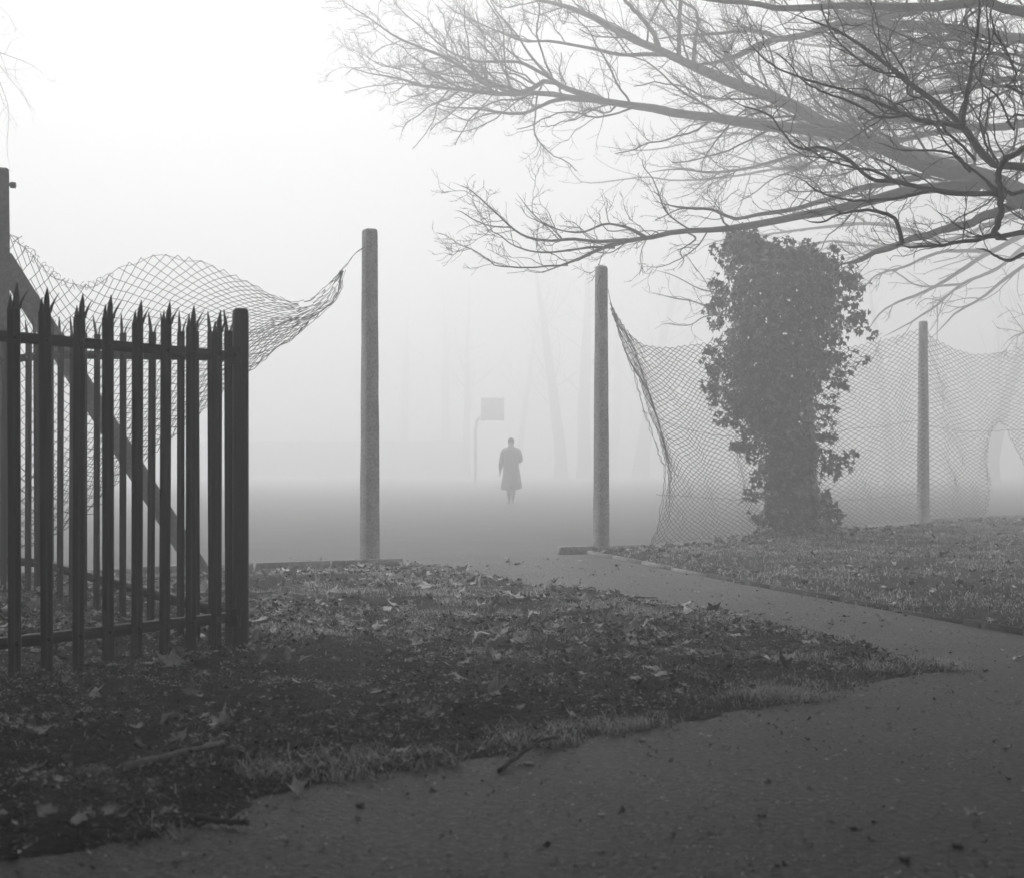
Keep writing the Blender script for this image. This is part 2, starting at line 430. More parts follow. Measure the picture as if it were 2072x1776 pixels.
rnd = random.Random(3)
PALES = {f: [pale_mesh(1.757 + rnd.uniform(-0.008, 0.008), rnd, -f) for k in range(5)] for f in (1, -1)}
def bolt_mesh(zs, y=-0.006):
    mb = MB()
    for z in zs:
        mb.tube([(0, 0.004, z), (0, y, z)], 0.011, 8); mb.tube([(0, y, z), (0, y - 0.004, z)], [0.009, 0.005], 8)
    return mb.mesh('bolt')
BOLTS = [bolt_mesh((0.175,)), bolt_mesh((1.52,))]

def palisade(a, b, za, zb, pitch, start, label, front_sign, end_posts):
    """run from a to b (ground plan), pales hung on two angle rails"""
    a = np.array(a, float); b = np.array(b, float); L = np.linalg.norm(b - a); dirv = (b - a) / L
    ang = math.atan2(dirv[1], dirv[0])
    root = empty('palisade_fence', (a[0], a[1], 0), ang); tag(root, label, 'fence', 'steel palisade fence runs')
    slope = (zb - za) / L
    n = int((L - start) / pitch) + 1
    for k in range(n):
        s = start + k * pitch
        if s > L: break
        p = obj('pale', PALES[front_sign][k % 5], M_STEEL, root)
        p.location = (s, -0.028 * front_sign, za + slope * s); p.rotation_euler = (rnd.uniform(-.006, .006), rnd.uniform(-.006, .006), (0 if front_sign > 0 else math.pi) + rnd.uniform(-.05, .05))
        for bm_ in BOLTS: obj('bolt', bm_, M_STEEL, p)
    for z0, nm in ((0.15, 'rail'), (1.5, 'rail')):
        mb = MB()
        # an L-section rail: upright leg and top leg
        for (y0, y1, q0, q1) in ((-0.0035, 0.0025, z0, z0 + 0.05), (0.0025, 0.045, z0 + 0.044, z0 + 0.05)):
            V = []
            for s in (-0.03, L + 0.03):
                zz = za + slope * s
                V += [(s, y0 * front_sign, zz + q0), (s, y1 * front_sign, zz + q0), (s, y1 * front_sign, zz + q1), (s, y0 * front_sign, zz + q1)]
            mb.add(V, [[0, 1, 5, 4], [1, 2, 6, 5], [2, 3, 7, 6], [3, 0, 4, 7], [3, 2, 1, 0], [4, 5, 6, 7]])
        obj(nm, mb.mesh(nm), M_STEEL, root)
    for s, w, hgt in end_posts:
        mb = MB()
        # I-section post with rounded head
        for (dx, dy, wx, wy) in ((0, -0.030, w, 0.008), (0, 0.030, w, 0.008), (0, 0, 0.007, 0.052)):
            mb.box((s + dx, dy + 0.052 * front_sign + 0.0, (hgt - 0.2) / 2 + za + slope * s), (wx, wy, hgt + 0.2))
        o = obj('post', mb.mesh('post'), M_STEEL, root)
        bv = o.modifiers.new('bevel', 'BEVEL'); bv.width = 0.012; bv.segments = 3
        bv.limit_method = 'ANGLE'
    return root
END = (-1.404, 7.41)
palisade((-2.832, 5.466), (-1.452, 7.415), 0.0, 0.0, 0.1706, 0.056, 'near run of black spiked palisade railing ending in the square end post', 1, [])
palisade((-1.442, 7.43), (-3.075, 9.309), 0.0, 0.155, 0.175, 0.022, 'farther run of spiked palisade railing seen through the near one', -1, [(2.47, 0.045, 1.76)])
palisade((-3.10, 9.36), (-4.75, 11.0), 0.15, 0.12, 0.175, 0.10, 'third run of spiked railing leading off the left edge behind the others', -1, [])
# the end post both runs are bolted to
t = empty('palisade_post', (END[0], END[1], 0)); tag(t, 'dark steel end post with rounded head where both spiked railings meet', 'post')
mb = MB()
ring = []
hw = 0.037
for z, s in ((-0.15, 1), (0.4, 1), (0.8, 1), (1.2, 1), (1.735, 1), (1.755, 0.95), (1.765, 0.84), (1.770, 0.6)):
    b = 0.012
    w = hw * s
    ring.append([(w, -w + b, z), (w, w - b, z), (w - b, w, z), (-w + b, w, z), (-w, w - b, z), (-w, -w + b, z), (-w + b, -w, z), (w - b, -w, z)])
V = np.array(ring).reshape(-1, 3); n = len(ring)
F = [[r * 8 + q, r * 8 + (q + 1) % 8, (r + 1) * 8 + (q + 1) % 8, (r + 1) * 8 + q] for r in range(n - 1) for q in range(8)]
V = np.vstack([V, [[0, 0, 1.771]]])
T = [[(n - 1) * 8 + q, (n - 1) * 8 + (q + 1) % 8, len(V) - 1] for q in range(8)]
o = obj('shaft', raw_mesh('shaft', V, [np.array(F), np.array(T)]), M_STEEL, t); o.rotation_euler.z = RAD(25)
for zb in (0.18, 1.52):
    mb = MB(); mb.box((-0.025, -0.055, zb), (0.075, 0.012, 0.09)); mb.tube([(-0.01, -0.059, zb), (-0.01, -0.076, zb)], 0.013, 8)
    obj('rail_bracket', mb.mesh('rail_bracket'), M_STEEL, t)


# ------------------------------------------------------------------ chain-link netting
def plane_depth(px, A, B):
    """depth where the ray of view column px meets the vertical plane through ground points A, B"""
    k = (px - CX) / FPX
    # X = k*d ; line: (X-Ax)*(By-Ay) = (d-Ay)*(Bx-Ax)
    ex, ey = B[0] - A[0], B[1] - A[1]
    return (A[0] * ey - A[1] * ex) / (k * ey - ex)

def wires_mesh(nodes, edges, r, sides=3):
    a = nodes[edges[:, 0]]; b = nodes[edges[:, 1]]
    mid = (a + b) / 2
    P = np.stack([a, mid, b], 1)
    V, F = tubes(P, np.full((len(a), 3), r), sides)
    return V, F

def netting(name, surf, N, M, r, rng, hole=None, drop=0.0, knot=False):
    I, J = np.meshgrid(np.arange(N + 1), np.arange(M + 1), indexing='ij')
    U = I / N; W = J / M
    px, D3 = surf(U, W)                         # view pixels for the hole test, 3-D points
    idx = np.arange((N + 1) * (M + 1)).reshape(N + 1, M + 1)
    ev = (I + J) % 2 == 0
    E = []
    for di in (1, -1):
        src = ev.copy()
        if di == 1: src[-1, :] = False
        else: src[0, :] = False
        src[:, -1] = False
        i, j = np.nonzero(src)
        E.append(np.stack([idx[i, j], idx[i + di, j + 1]], 1))
    E = np.concatenate(E)
    nodes = D3.reshape(-1, 3)
    if hole is not None:
        p = px.reshape(-1, 2)
        mid = (p[E[:, 0]] + p[E[:, 1]]) / 2
        E = E[poly_sd(mid[:, 0], mid[:, 1], hole) < 0]
    if drop: E = E[rng.random(len(E)) > drop]
    if knot:
        u = U.reshape(-1)[E[:, 0]]; E = E[rng.random(len(E)) > np.clip((u - 0.74) * 4, 0, 0.75)]
    return wires_mesh(nodes, E, r)

rng = np.random.default_rng(11)
# left sheet: hangs from the left post, billows, is gathered into a wire tied to the second post; lower edge folded up
L_TOP = [(16, 466), (40, 486), (70, 520), (100, 548), (140, 573), (180, 576), (215, 560), (250, 534), (300, 517), (345, 514), (400, 525), (450, 545), (500, 570), (550, 594), (590, 612), (625, 605), (650, 585), (692, 548)]
L_BOT = [(16, 1120), (60, 1112), (120, 1085), (170, 1050), (200, 1030), (250, 968), (330, 905), (420, 828), (510, 745), (560, 705), (610, 668), (650, 640), (679, 618), (690, 590), (693, 552)]
def left_surf(U, W):
    wv = W
    fold = 0.77
    T = interp(L_TOP, U); B = interp(L_BOT, U ** 1.0)
    v = np.where(wv < fold, wv / fold, 1 - (wv - fold) / (1 - fold) * (0.30 + 0.25 * U))
    # crowd rows towards the fold
    v = v ** 0.85
    p = T * (1 - v[..., None]) + B * v[..., None]
    n1 = vnoise(U * 10 + 3, W * 10, 1.0, 21) - 0.5; n2 = vnoise(U * 10 + 3, W * 10, 1.0, 22) - 0.5
    amp = 9 * (0.25 + v) * np.minimum(1, U * 6)
    p = p + np.stack([n1, n2], -1) * amp[..., None]
    j = rng.normal(0, 1.3, p.shape) * (0.4 + 1.1 * (wv > fold * 0.85))[..., None]
    p = p + j
    d = plane_depth(p[..., 0], P_POSTS['L'], P_POSTS['1'])
    bulge = -0.30 * np.sin(np.clip(U * 1.1, 0, 1) * math.pi) * v + 0.12 * np.sin(U * 15) * v + np.where(wv > fold, 0.16 + 0.2 * (wv - fold), 0) + 0.06 * n1
    # the rolled-over top near the left post
    d = d + bulge
    P3 = np.stack([(p[..., 0] - CX) * d / FPX, d, CAM_H - (p[..., 1] - HY) * d / FPX], -1)
    return p, P3
V, F = netting('netting', left_surf, 62, 64, 0.0029, rng, drop=0.01, knot=True)
t = empty('chain_link_netting', (-2.6, 12.5, 0)); tag(t, 'torn chain link netting sagging and curling between the left post and the tall post', 'netting', 'torn chain link netting')
def child_world(name, me, m, root, smooth=False):
    o = obj(name, me, m, root, smooth); o.matrix_parent_inverse = Matrix.Translation(-Vector(root.location)); return o
child_world('mesh', raw_mesh('mesh', V, F), M_WIRE, t)
# line wire woven through the top edge, rolled strip, tie wire to the post
mb = MB()
q = interp(L_TOP, np.linspace(0.0, 0.82, 60))
q = q + np.stack([np.zeros(60), 5 + 4 * np.sin(np.arange(60) * 0.7)], 1)
d = plane_depth(q[:, 0], P_POSTS['L'], P_POSTS['1'])
mb.tube(np.stack([(q[:, 0] - CX) * d / FPX, d, CAM_H - (q[:, 1] - HY) * d / FPX], 1), 0.002, 4)
child_world('line_wire', mb.mesh('line_wire'), M_WIRE, t)
mb = MB()
for off, sw in ((0, 0.0), (3, 2.1)):
    q = smooth_poly([(672 + off, 572, 0), (690 + off, 548 - off, 0), (705, 530 + off, 0), (722, 512 - off, 0), (742, 497 + off, 0)], 18)
    q[:, 0] += np.sin(np.arange(18) * 0.9 + sw) * 1.5
    d = plane_depth(q[:, 0], P_POSTS['L'], P_POSTS['1'])
    mb.tube(np.stack([(q[:, 0] - CX) * d / FPX, d, CAM_H - (q[:, 1] - HY) * d / FPX], 1), 0.0028, 4)
child_world('tie_wire', mb.mesh('tie_wire'), M_WIRE, t)
# curled loops of the top edge by the left post
mb = MB()
for k in range(26):
    u = 0.02 + 0.012 * k
    c2 = interp(L_TOP, np.array([u]))[0]
    d = plane_depth(c2[0], P_POSTS['L'], P_POSTS['1'])
    cc = np.array([(c2[0] - CX) * d / FPX, d, CAM_H - (c2[1] - HY) * d / FPX])
    rr = rng.uniform(0.025, 0.05); ax = norm(rng.normal(size=3)); ay = norm(np.cross(ax, rng.normal(size=3)))
    ta = np.linspace(0, rng.uniform(3.5, 5.5), 9)
    mb.tube(cc + rr * (np.cos(ta)[:, None] * ax + np.sin(ta)[:, None] * ay) + np.array([0, 0, -0.01]), 0.002, 3)
child_world('loose_loops', mb.mesh('loose_loops'), M_WIRE, t)

# right sheet: second post, behind the ivy, third post and beyond, with a torn gap
R_TOP = [(1236, 612), (1250, 640), (1275, 677), (1300, 696), (1340, 704), (1400, 697), (1450, 690), (1550, 699), (1640, 706), (1720, 701), (1790, 686), (1850, 668), (1870, 664), (1890, 684), (1930, 705), (1970, 717), (2010, 715), (2072, 703), (2160, 690), (2300, 700)]
R_BOT = [(1318, 1100), (1400, 1093), (1500, 1083), (1600, 1078), (1720, 1064), (1868, 1052), (1960, 1052), (2072, 1046), (2160, 1040), (2300, 1034)]
R_LEFT = [(1236, 612), (1262, 700), (1285, 760), (1303, 822), (1330, 905), (1346, 955), (1343, 1000), (1333, 1060), (1318, 1100)]
HOLE = [(1990, 1075), (1999, 1020), (2003, 985), (1997, 930), (2001, 890), (2012, 862), (2024, 848), (2036, 858), (2050, 890), (2064, 915), (2080, 945), (2120, 1000), (2160, 1075)]
def right_surf(U, W):
    T = interp(R_TOP, U); B = interp(R_BOT, U); Lf = interp(R_LEFT, W)
    p = T * (1 - W[..., None]) + B * W[..., None]
    lin = np.array(R_LEFT[0]) * (1 - W[..., None]) + np.array(R_LEFT[-1]) * W[..., None]
    p = p + ((1 - U) ** 9)[..., None] * (Lf - lin)
    n1 = 0.75 * (vnoise(U * 26, W * 2.5, 1.0, 31) - 0.5) + 0.4 * (vnoise(U * 40, W * 9, 1.0, 33) - 0.5); n2 = vnoise(U * 22, W * 7, 1.0, 32) - 0.5
    p = p + np.stack([n1 * 26, n2 * 11], -1) * (np.sin(np.clip(W, 0, 1) * math.pi) ** 0.5)[..., None]
    # gathered edges beside the tear
    for x0, wd, am in ((2003, 40, -9), (2060, 50, 6)):
        g = np.exp(-((p[..., 0] - x0) / wd) ** 2) * np.clip((p[..., 1] - 840) / 100, 0, 1)
        p[..., 0] += am * g
    p = p + rng.normal(0, 0.7, p.shape)
    d1 = plane_depth(p[..., 0], P_POSTS['2'], P_POSTS['3']); d2 = plane_depth(p[..., 0], P_POSTS['3'], P_POSTS['4'])
    d = np.where(p[..., 0] < 1868, d1, d2)
    d = d + 0.10 + 0.25 * np.sin(U * 40) * np.sin(W * 3.1) * np.minimum(1, U * 5) + 0.35 * n1
    P3 = np.stack([(p[..., 0] - CX) * d / FPX, d, CAM_H - (p[..., 1] - HY) * d / FPX], -1)
    return p, P3
V, F = netting('netting', right_surf, 176, 80, 0.0044, rng, hole=HOLE, drop=0.008)
t = empty('chain_link_netting', (4.5, 19.5, 0)); tag(t, 'torn chain link netting behind the ivy column, with a gap at far right', 'netting', 'torn chain link netting')
child_world('mesh', raw_mesh('mesh', V, F), M_WIRE, t)
def fence_pts(q):
    q = np.asarray(q, float)
    d = np.where(q[:, 0] < 1868, plane_depth(q[:, 0], P_POSTS['2'], P_POSTS['3']), plane_depth(q[:, 0], P_POSTS['3'], P_POSTS['4']))
    return np.stack([(q[:, 0] - CX) * d / FPX, d, CAM_H - (q[:, 1] - HY) * d / FPX], 1)
mb = MB()
for line in ([(1300, 830), (1400, 870), (1500, 885), (1600, 890), (1720, 868), (1790, 862), (1860, 850)], [(1330, 1000), (1500, 1010), (1700, 1012), (1790, 1006), (1862, 1000)], [(1880, 860), (1960, 872), (2072, 868), (2160, 860)]):
    q = smooth_poly([(x, y, 0) for x, y in line], 60)[:, :2]; q[:, 1] += rng.normal(0, 1.2, 60)
    mb.tube(fence_pts(q) + np.array([0, 0.1, 0]), 0.003, 4)
for off in (0, 2.5):
    for line in (R_LEFT, [(1990, 1052), (1999, 1020), (2003, 985), (1997, 930), (2001, 890), (2012, 862), (2024, 848)], [(2024, 848), (2036, 858), (2050, 890), (2064, 915), (2080, 945), (2120, 1000)]):
        q = smooth_poly([(x, y, 0) for x, y in line], 70)[:, :2]; q = q + rng.normal(0, 1.5, q.shape) + off
        mb.tube(fence_pts(q) + np.array([0, 0.1, 0]), 0.003, 4)
child_world('line_wire', mb.mesh('line_wire'), M_WIRE, t)
mb = MB()
q = smooth_poly([(1213, 560, 0), (1207, 590, 0), (1211, 630, 0), (1216, 650, 0)], 14)[:, :2]; mb.tube(fence_pts(q) + np.array([0, -0.12, 0]), 0.0025, 4)
q = smooth_poly([(1230, 585, 0), (1236, 612, 0), (1246, 640, 0), (1262, 668, 0)], 14)[:, :2]; mb.tube(fence_pts(q), 0.003, 4)
child_world('tie_wire', mb.mesh('tie_wire'), M_WIRE, t)

# ------------------------------------------------------------------ trees
def grow(P, R, rng, density, frac, angle, K, noise, bias, bias_w, curl, rscale, rmin, t0=0.15, lmin=0.1, lmax=9.0):
    """children of the branches P (n,K0,3): returns (m,K,3),(m,K)"""
    seg = np.linalg.norm(np.diff(P, axis=1), axis=2); L = seg.sum(1)
    cnt = rng.poisson(L * density)
    if cnt.sum() == 0: return np.zeros((0, K, 3)), np.zeros((0, K))
    pi = np.repeat(np.arange(len(P)), cnt); m = len(pi)
    t = t0 + (1 - t0) * rng.random(m)
    f = t * (P.shape[1] - 1); i = np.minimum(f.astype(int), P.shape[1] - 2); u = (f - i)[:, None]
    pos = P[pi, i] * (1 - u) + P[pi, i + 1] * u
    tan = norm(P[pi, i + 1] - P[pi, i])
    rad = R[pi, i] * (1 - u[:, 0]) + R[pi, i + 1] * u[:, 0]
    perp = rng.normal(size=(m, 3)) + np.asarray(bias) * bias_w * 3
    perp = norm(perp - (perp * tan).sum(1, keepdims=True) * tan)
    a = np.radians(rng.normal(angle, 11, m))[:, None]
    d = tan * np.cos(a) + perp * np.sin(a)
    ln = np.clip(L[pi] * frac * (1.12 - 0.92 * t) * rng.uniform(0.55, 1.3, m), lmin, lmax)
    r0 = np.maximum(np.minimum(rad * rscale, ln * 0.0075 + rmin * 0.6), rmin)
    out = np.empty((m, K, 3)); out[:, 0] = pos
    step = (ln / (K - 1))[:, None]
    for k in range(1, K):
        d = norm(d + rng.normal(0, noise, (m, 3)) + np.asarray(bias) * curl)
        out[:, k] = out[:, k - 1] + d * step
    Rr = r0[:, None] * np.linspace(1, 0.45, K)[None]
    return out, np.maximum(Rr, rmin * 0.7)

def Z7(x, y): return (1370.2 + x * 0.3387, y * 0.3387)
def Z6(x, y): return (668.4 + x * 0.3387, y * 0.3387)

def limbs_to_arrays(limbs, K, rng, wob):
    P = []; R = []
    for pts, d0, d1, r0, r1 in limbs:
        q = np.array(pts, float); L = np.concatenate([[0], np.cumsum(np.linalg.norm(np.diff(q, axis=0), axis=1))]); L /= L[-1]
        w = np.array([np.append(at(x, y, d0 + (d1 - d0) * u), u) for (x, y), u in zip(q, L)])
        s = smooth_poly(w, K)
        s3 = s[:, :3]
        n = rng.normal(0, 1, (K, 3)); n = (n + np.roll(n, 1, 0)) / 2
        s3[1:-1] += n[1:-1] * wob * (r0 + r1)
        uu = np.linspace(0, 1, K)
        rad = r0 + (r1 - r0) * uu
        rad = rad * (1 + 0.06 * np.sin(uu * 37 + r0 * 100)) * np.clip((1.02 - uu) / 0.12, 0.2, 1)
        P.append(s3); R.append(rad)
    return np.array(P), np.array(R)

def tree(name, label, base, trunk_pts, trunk_r, limbs, rng, levels, group=None, wob=0.12, K=26):
    root = empty(name, base); tag(root, label, 'tree', group)
    if trunk_pts is not None:
        mb = MB(); tp = smooth_poly([tuple(p) for p in trunk_pts], 22)
        rr = np.interp(np.linspace(0, 1, 22), np.linspace(0, 1, len(trunk_r)), trunk_r) * (1 + 0.04 * np.sin(np.arange(22) * 1.7))
        mb.tube(tp, rr, 14)
        child_world('trunk', mb.mesh('trunk'), M_BARK, root, True)
    P, R = limbs_to_arrays(limbs, K, rng, wob)
    mbV, mbF = tubes(P, R, 8)
    child_world('limbs', raw_mesh('limbs', mbV, mbF), M_BARK, root, True)
    cur = [(P, R)]
    Vs, Fs, n = [], [], 0
    for lv in levels:
        nxt = []
        for (p, r) in cur:
            cp, cr = grow(p, r, rng, **lv)
            if len(cp):
                v, f = tubes(cp, cr, 5 if lv['K'] > 9 else 3)
                Vs.append(v); Fs.append(f + n); n += len(v)
                nxt.append((cp, cr))
        cur = nxt if len(levels) else cur
    child_world('twigs', raw_mesh('twigs', np.concatenate(Vs), np.concatenate(Fs)), M_TWIG, root, True)['kind'] = 'stuff'
    return root

# tree A: big spreading tree, trunk just outside the frame on the right
A = []
def z7(*p): return [Z7(*q) for q in p]
def z6(*p): return [Z6(*q) for q in p]
cro = (2290, 505)
A.append(([cro, (2170, 450)] + z7((2072, 1190), (1900, 1105), (1700, 1040), (1500, 985), (1300, 910), (1150, 850), (1000, 790), (880, 750), (750, 670), (600, 600), (450, 540), (300, 480), (170, 430), (60, 375)) + z6((1950, 290), (1800, 230), (1650, 140), (1500, 75), (1350, 20), (1200, -10), (1050, -60)), 20.4, 27.5, 0.22, 0.03))
A.append((z7((920, 790), (700, 770), (550, 760), (400, 730), (200, 700), (0, 680)) + z6((1900, 640), (1750, 625), (1600, 600), (1480, 590), (1400, 590), (1320, 565), (1180, 555), (1050, 565), (900, 545), (700, 525), (550, 515), (400, 470), (200, 430), (40, 375)), 23.2, 28.5, 0.10, 0.008))
A.append((z6((1420, 590), (1330, 605), (1250, 640), (1150, 680), (1000, 672), (850, 648), (700, 640), (560, 590)), 26.3, 28, 0.04, 0.006))
A.append((z6((1000, 672), (900, 695), (820, 722), (700, 670), (600, 640)), 27.3, 27.8, 0.018, 0.006))
A.append((z6((1640, 605), (1450, 545), (1330, 490), (1270, 490), (1180, 545), (1060, 555), (950, 490), (820, 430), (700, 355), (550, 290), (400, 230), (250, 120), (150, 60), (40, -20)), 25.6, 28.5, 0.055, 0.007))
A.append((z6((1340, 485), (1150, 380), (1000, 372), (860, 365), (700, 300), (560, 180), (420, 60), (350, -40)), 26.3, 28.6, 0.035, 0.006))
A.append((z6((1320, 470), (1200, 340), (1100, 190), (1000, 80), (930, -40)), 26.3, 28.0, 0.03, 0.006))
A.append((z6((1150, 380), (1060, 300), (930, 200), (820, 120), (730, 0)), 26.8, 28.5, 0.02, 0.006))
A.append((z6((560, 520), (430, 420), (300, 390), (180, 320), (60, 280)), 27.8, 28.8, 0.016, 0.005))
A.append((z6((2072, 330), (1900, 325), (1740, 330), (1600, 300), (1450, 270), (1300, 245), (1150, 245), (1000, 190), (850, 120), (700, 40), (640, -40)), 25.4, 28.5, 0.04, 0.007))
A.append((z6((1960, 290), (1930, 200), (1870, 120), (1780, 30), (1740, -30)), 25.0, 25.5, 0.05, 0.03))
A.append((z7((100, 370), (105, 250), (125, 100), (80, 40), (0, 0)), 24.8, 25.2, 0.038, 0.02))
A.append((z7((10, 340), (12, 200), (15, 60), (20, -40)), 25.0, 25.2, 0.04, 0.03))
A.append(([(2330, 70)] + z7((2072, 235), (1900, 200), (1700, 190), (1450, 150), (1200, 140), (1000, 140), (850, 190), (700, 230), (550, 250), (400, 320), (250, 370), (90, 385)), 22.0, 24.8, 0.10, 0.045))
A.append((z7((620, 240), (540, 200), (400, 185), (200, 205), (0, 215), (-150, 240)), 23.8, 26.0, 0.04, 0.015))
A.append((z7((1720, 195), (1500, 260), (1300, 350), (1150, 430), (1000, 480), (850, 570), (700, 620)), 24, 30, 0.07, 0.02))
A.append(([(2340, -60)] + z7((2072, 75), (1900, 15), (1700, 25), (1500, 40), (1200, 40), (900, 40), (600, 52), (450, 20), (200, -5), (0, -30)), 18.5, 20.5, 0.085, 0.03))
A.append((z7((1750, 15), (1550, 40), (1300, 90), (1150, 125), (1000, 150)), 19.3, 23.8, 0.07, 0.05))
A.append(([(2310, 200)] + z7((2072, 740), (1800, 762), (1500, 730), (1250, 712), (1050, 752), (900, 765), (750, 800)), 23.5, 25.5, 0.09, 0.03))
A.append((z7((1800, 762), (1500, 800), (1200, 870), (1000, 870), (700, 930), (450, 1000), (200, 1032), (0, 1010), (-200, 1040)), 24.0, 30.0, 0.06, 0.015))
A.append(([(2320, 160)] + z7((2072, 470), (1900, 490), (1700, 530), (1450, 575), (1300, 625), (1130, 690), (950, 745)), 18.0, 22.4, 0.055, 0.025))
A.append((z7((2072, 1195), (1900, 1270), (1700, 1350), (1400, 1430), (1100, 1550), (980, 1580)), 20.2, 19.2, 0.075, 0.03))
A.append((z7((1800, 1110), (1500, 1125), (1300, 1165), (1000, 1240), (700, 1300), (500, 1340), (250, 1370), (0, 1390)) + z6((1900, 1420), (1750, 1440), (1600, 1490), (1500, 1540), (1380, 1590), (1240, 1635), (1160, 1610)), 20.2, 17.8, 0.085, 0.009))
A.append((z6((1780, 1435), (1600, 1445), (1440, 1430), (1300, 1440), (1180, 1420), (1080, 1360), (1000, 1280), (900, 1190), (820, 1130), (730, 1090)), 18.4, 17.6, 0.025, 0.005))
A.append((z6((1080, 1360), (950, 1350), (850, 1310), (780, 1265), (740, 1262)), 17.9, 17.6, 0.010, 0.005))
A.append((z6((1700, 1480), (1550, 1480), (1400, 1500), (1250, 1510), (1100, 1470), (1000, 1400), (900, 1370)), 18.3, 17.7, 0.018, 0.005))
A.append((z6((1420, 1585), (1300, 1590), (1200, 1600), (1000, 1590), (960, 1565), (880, 1510), (780, 1460)), 18.0, 17.6, 0.012, 0.005))
A.append((z6((1900, 1425), (1800, 1370), (1650, 1340), (1500, 1390), (1350, 1370), (1230, 1300), (1110, 1150)), 18.6, 17.8, 0.018, 0.005))
A.append((z7((1500, 1050), (1300, 1090), (1100, 1130), (900, 1190), (700, 1250), (450, 1290), (330, 1310), (200, 1250), (0, 1240), (-150, 1200)), 20.4, 18.5, 0.05, 0.012))
A.append((z7((60, 1390), (110, 1430), (20, 1500), (40, 1560), (0, 1620)), 18.0, 17.8, 0.012, 0.004))
def snap(limbs):
    """each limb starts at the depth of the limb it springs from"""
    S = []
    out = []
    for pts, d0, d1, r0, r1 in limbs:
        q = interp(pts, np.linspace(0, 1, 120))
        if S:
            al = np.concatenate(S); dd = np.hypot(al[:, 0] - pts[0][0], al[:, 1] - pts[0][1]); i = dd.argmin()
            if dd[i] < 16:
                d1 = d1 + (al[i, 2] - d0) * 0.3; r0 = r0 * al[i, 2] / d0; d0 = al[i, 2]
        S.append(np.column_stack([q, np.linspace(d0, d1, 120)])); out.append((pts, d0, d1, r0, r1))
    return out
A = [(p, 15.2, d1, r0 * 15.2 / d0, r1) if p[0] == cro else ((p, d0 - 4.5, d1 - 1.0, r0 * (d0 - 4.5) / d0, r1) if p[0][0] > 2060 else (p, d0, d1, r0, r1)) for p, d0, d1, r0, r1 in A]
A = snap(A)
rngA = np.random.default_rng(21)
UPL = (-0.55, 0.0, 0.6)
LV_A = [dict(density=3.4, frac=0.30, angle=42, K=14, noise=0.19, bias=UPL, bias_w=0.25, curl=0.035, rscale=0.5, rmin=0.0045, lmin=0.5, lmax=2.3),
        dict(density=7.0, frac=0.45, angle=42, K=9, noise=0.22, bias=UPL, bias_w=0.25, curl=0.04, rscale=0.6, rmin=0.0034, lmin=0.25, lmax=1.0),
        dict(density=8.0, frac=0.5, angle=42, K=5, noise=0.2, bias=UPL, bias_w=0.2, curl=0.05, rscale=0.7, rmin=0.0028, lmin=0.1, lmax=0.45)]
bA = at(2290, 505, 15.2)
tree('spreading_tree', 'big grey spreading bare tree with thick limbs reaching far left over the posts', (bA[0] + 0.2, 15.4, 0.05),
     [(bA[0] + 0.2, 15.4, -0.05), (bA[0] + 0.15, 15.4, 0.8), (bA[0] + 0.1, 15.3, 2.0), tuple(bA), (bA[0] + 0.2, 15.6, 4.8), (bA[0] + 0.35, 16.2, 6.8), (bA[0] + 0.4, 17, 9.0)],
     [0.46, 0.35, 0.31, 0.29, 0.24, 0.17, 0.08], A, rngA, LV_A, 'bare trees near the fence')

# tree N: nearer tree, dark twiggy branches entering from the right
N = []
N.append(([(2700, 380)] + z7((2072, 1010), (1950, 990), (1870, 965), (1800, 890), (1720, 770), (1650, 700), (1550, 620), (1400, 510), (1250, 390), (1100, 270), (950, 180), (800, 120), (650, 60), (600, 30)), 11.0, 12.5, 0.06, 0.006))
N.append((z7((1705, 750), (1735, 550), (1760, 400), (1790, 200), (1805, 50), (1800, -40)), 11.3, 11.5, 0.022, 0.008))
N.append((z7((1760, 420), (1860, 280), (1850, 100), (1840, -20)), 11.3, 11.2, 0.010, 0.005))
N.append((z7((1720, 770), (1600, 740), (1450, 720), (1200, 620), (1000, 540), (850, 500), (700, 450), (550, 380), (450, 280), (380, 210)), 11.3, 12.3, 0.018, 0.005))
N.append(([(2700, 450)] + z7((2072, 1385), (1950, 1435), (1890, 1410), (1700, 1450), (1400, 1470), (1330, 1462), (1210, 1455)), 10.6, 10.8, 0.05, 0.007))
N.append((z7((1345, 1455), (1310, 1320), (1250, 1280), (1150, 1260), (1050, 1265), (950, 1290), (850, 1330), (740, 1310)), 10.7, 11.0, 0.018, 0.005))
N.append((z7((1890, 1410), (1925, 1290), (1930, 1150), (1920, 1040), (1960, 960), (2072, 900), (2200, 840)), 10.7, 10.9, 0.026, 0.022))
N.append((z7((1925, 1150), (1820, 1060), (1650, 910), (1560, 780), (1500, 690)), 10.8, 11.2, 0.012, 0.005))
N.append((z7((1930, 1110), (1990, 1160), (2072, 1140)), 10.8, 10.8, 0.015, 0.015))
N.append((z7((1925, 1160), (1700, 1155), (1500, 1130), (1300, 1085), (1150, 1065), (1030, 960), (870, 880), (740, 890), (620, 780), (560, 700), (460, 650), (380, 630), (280, 570)), 11.2, 12.6, 0.024, 0.005))
N.append((z7((1500, 1140), (1340, 1180), (1150, 1200), (1000, 1190), (850, 1150), (760, 1080), (690, 1050)), 11.3, 11.8, 0.016, 0.004))
N.append((z7((1300, 1090), (1200, 1030), (1050, 1000), (900, 960), (800, 900), (640, 780)), 11.5, 12.2, 0.013, 0.004))
N.append((z7((1750, 1030), (1640, 920), (1500, 900), (1350, 900), (1250, 870), (1180, 850)), 11.0, 11.5, 0.012, 0.005))
N.append((z7((1780, 960), (1700, 870), (1600, 780), (1500, 620), (1380, 560), (1380, 480), (1300, 330), (1180, 200), (1170, 60)), 11.2, 11.8, 0.013, 0.004))
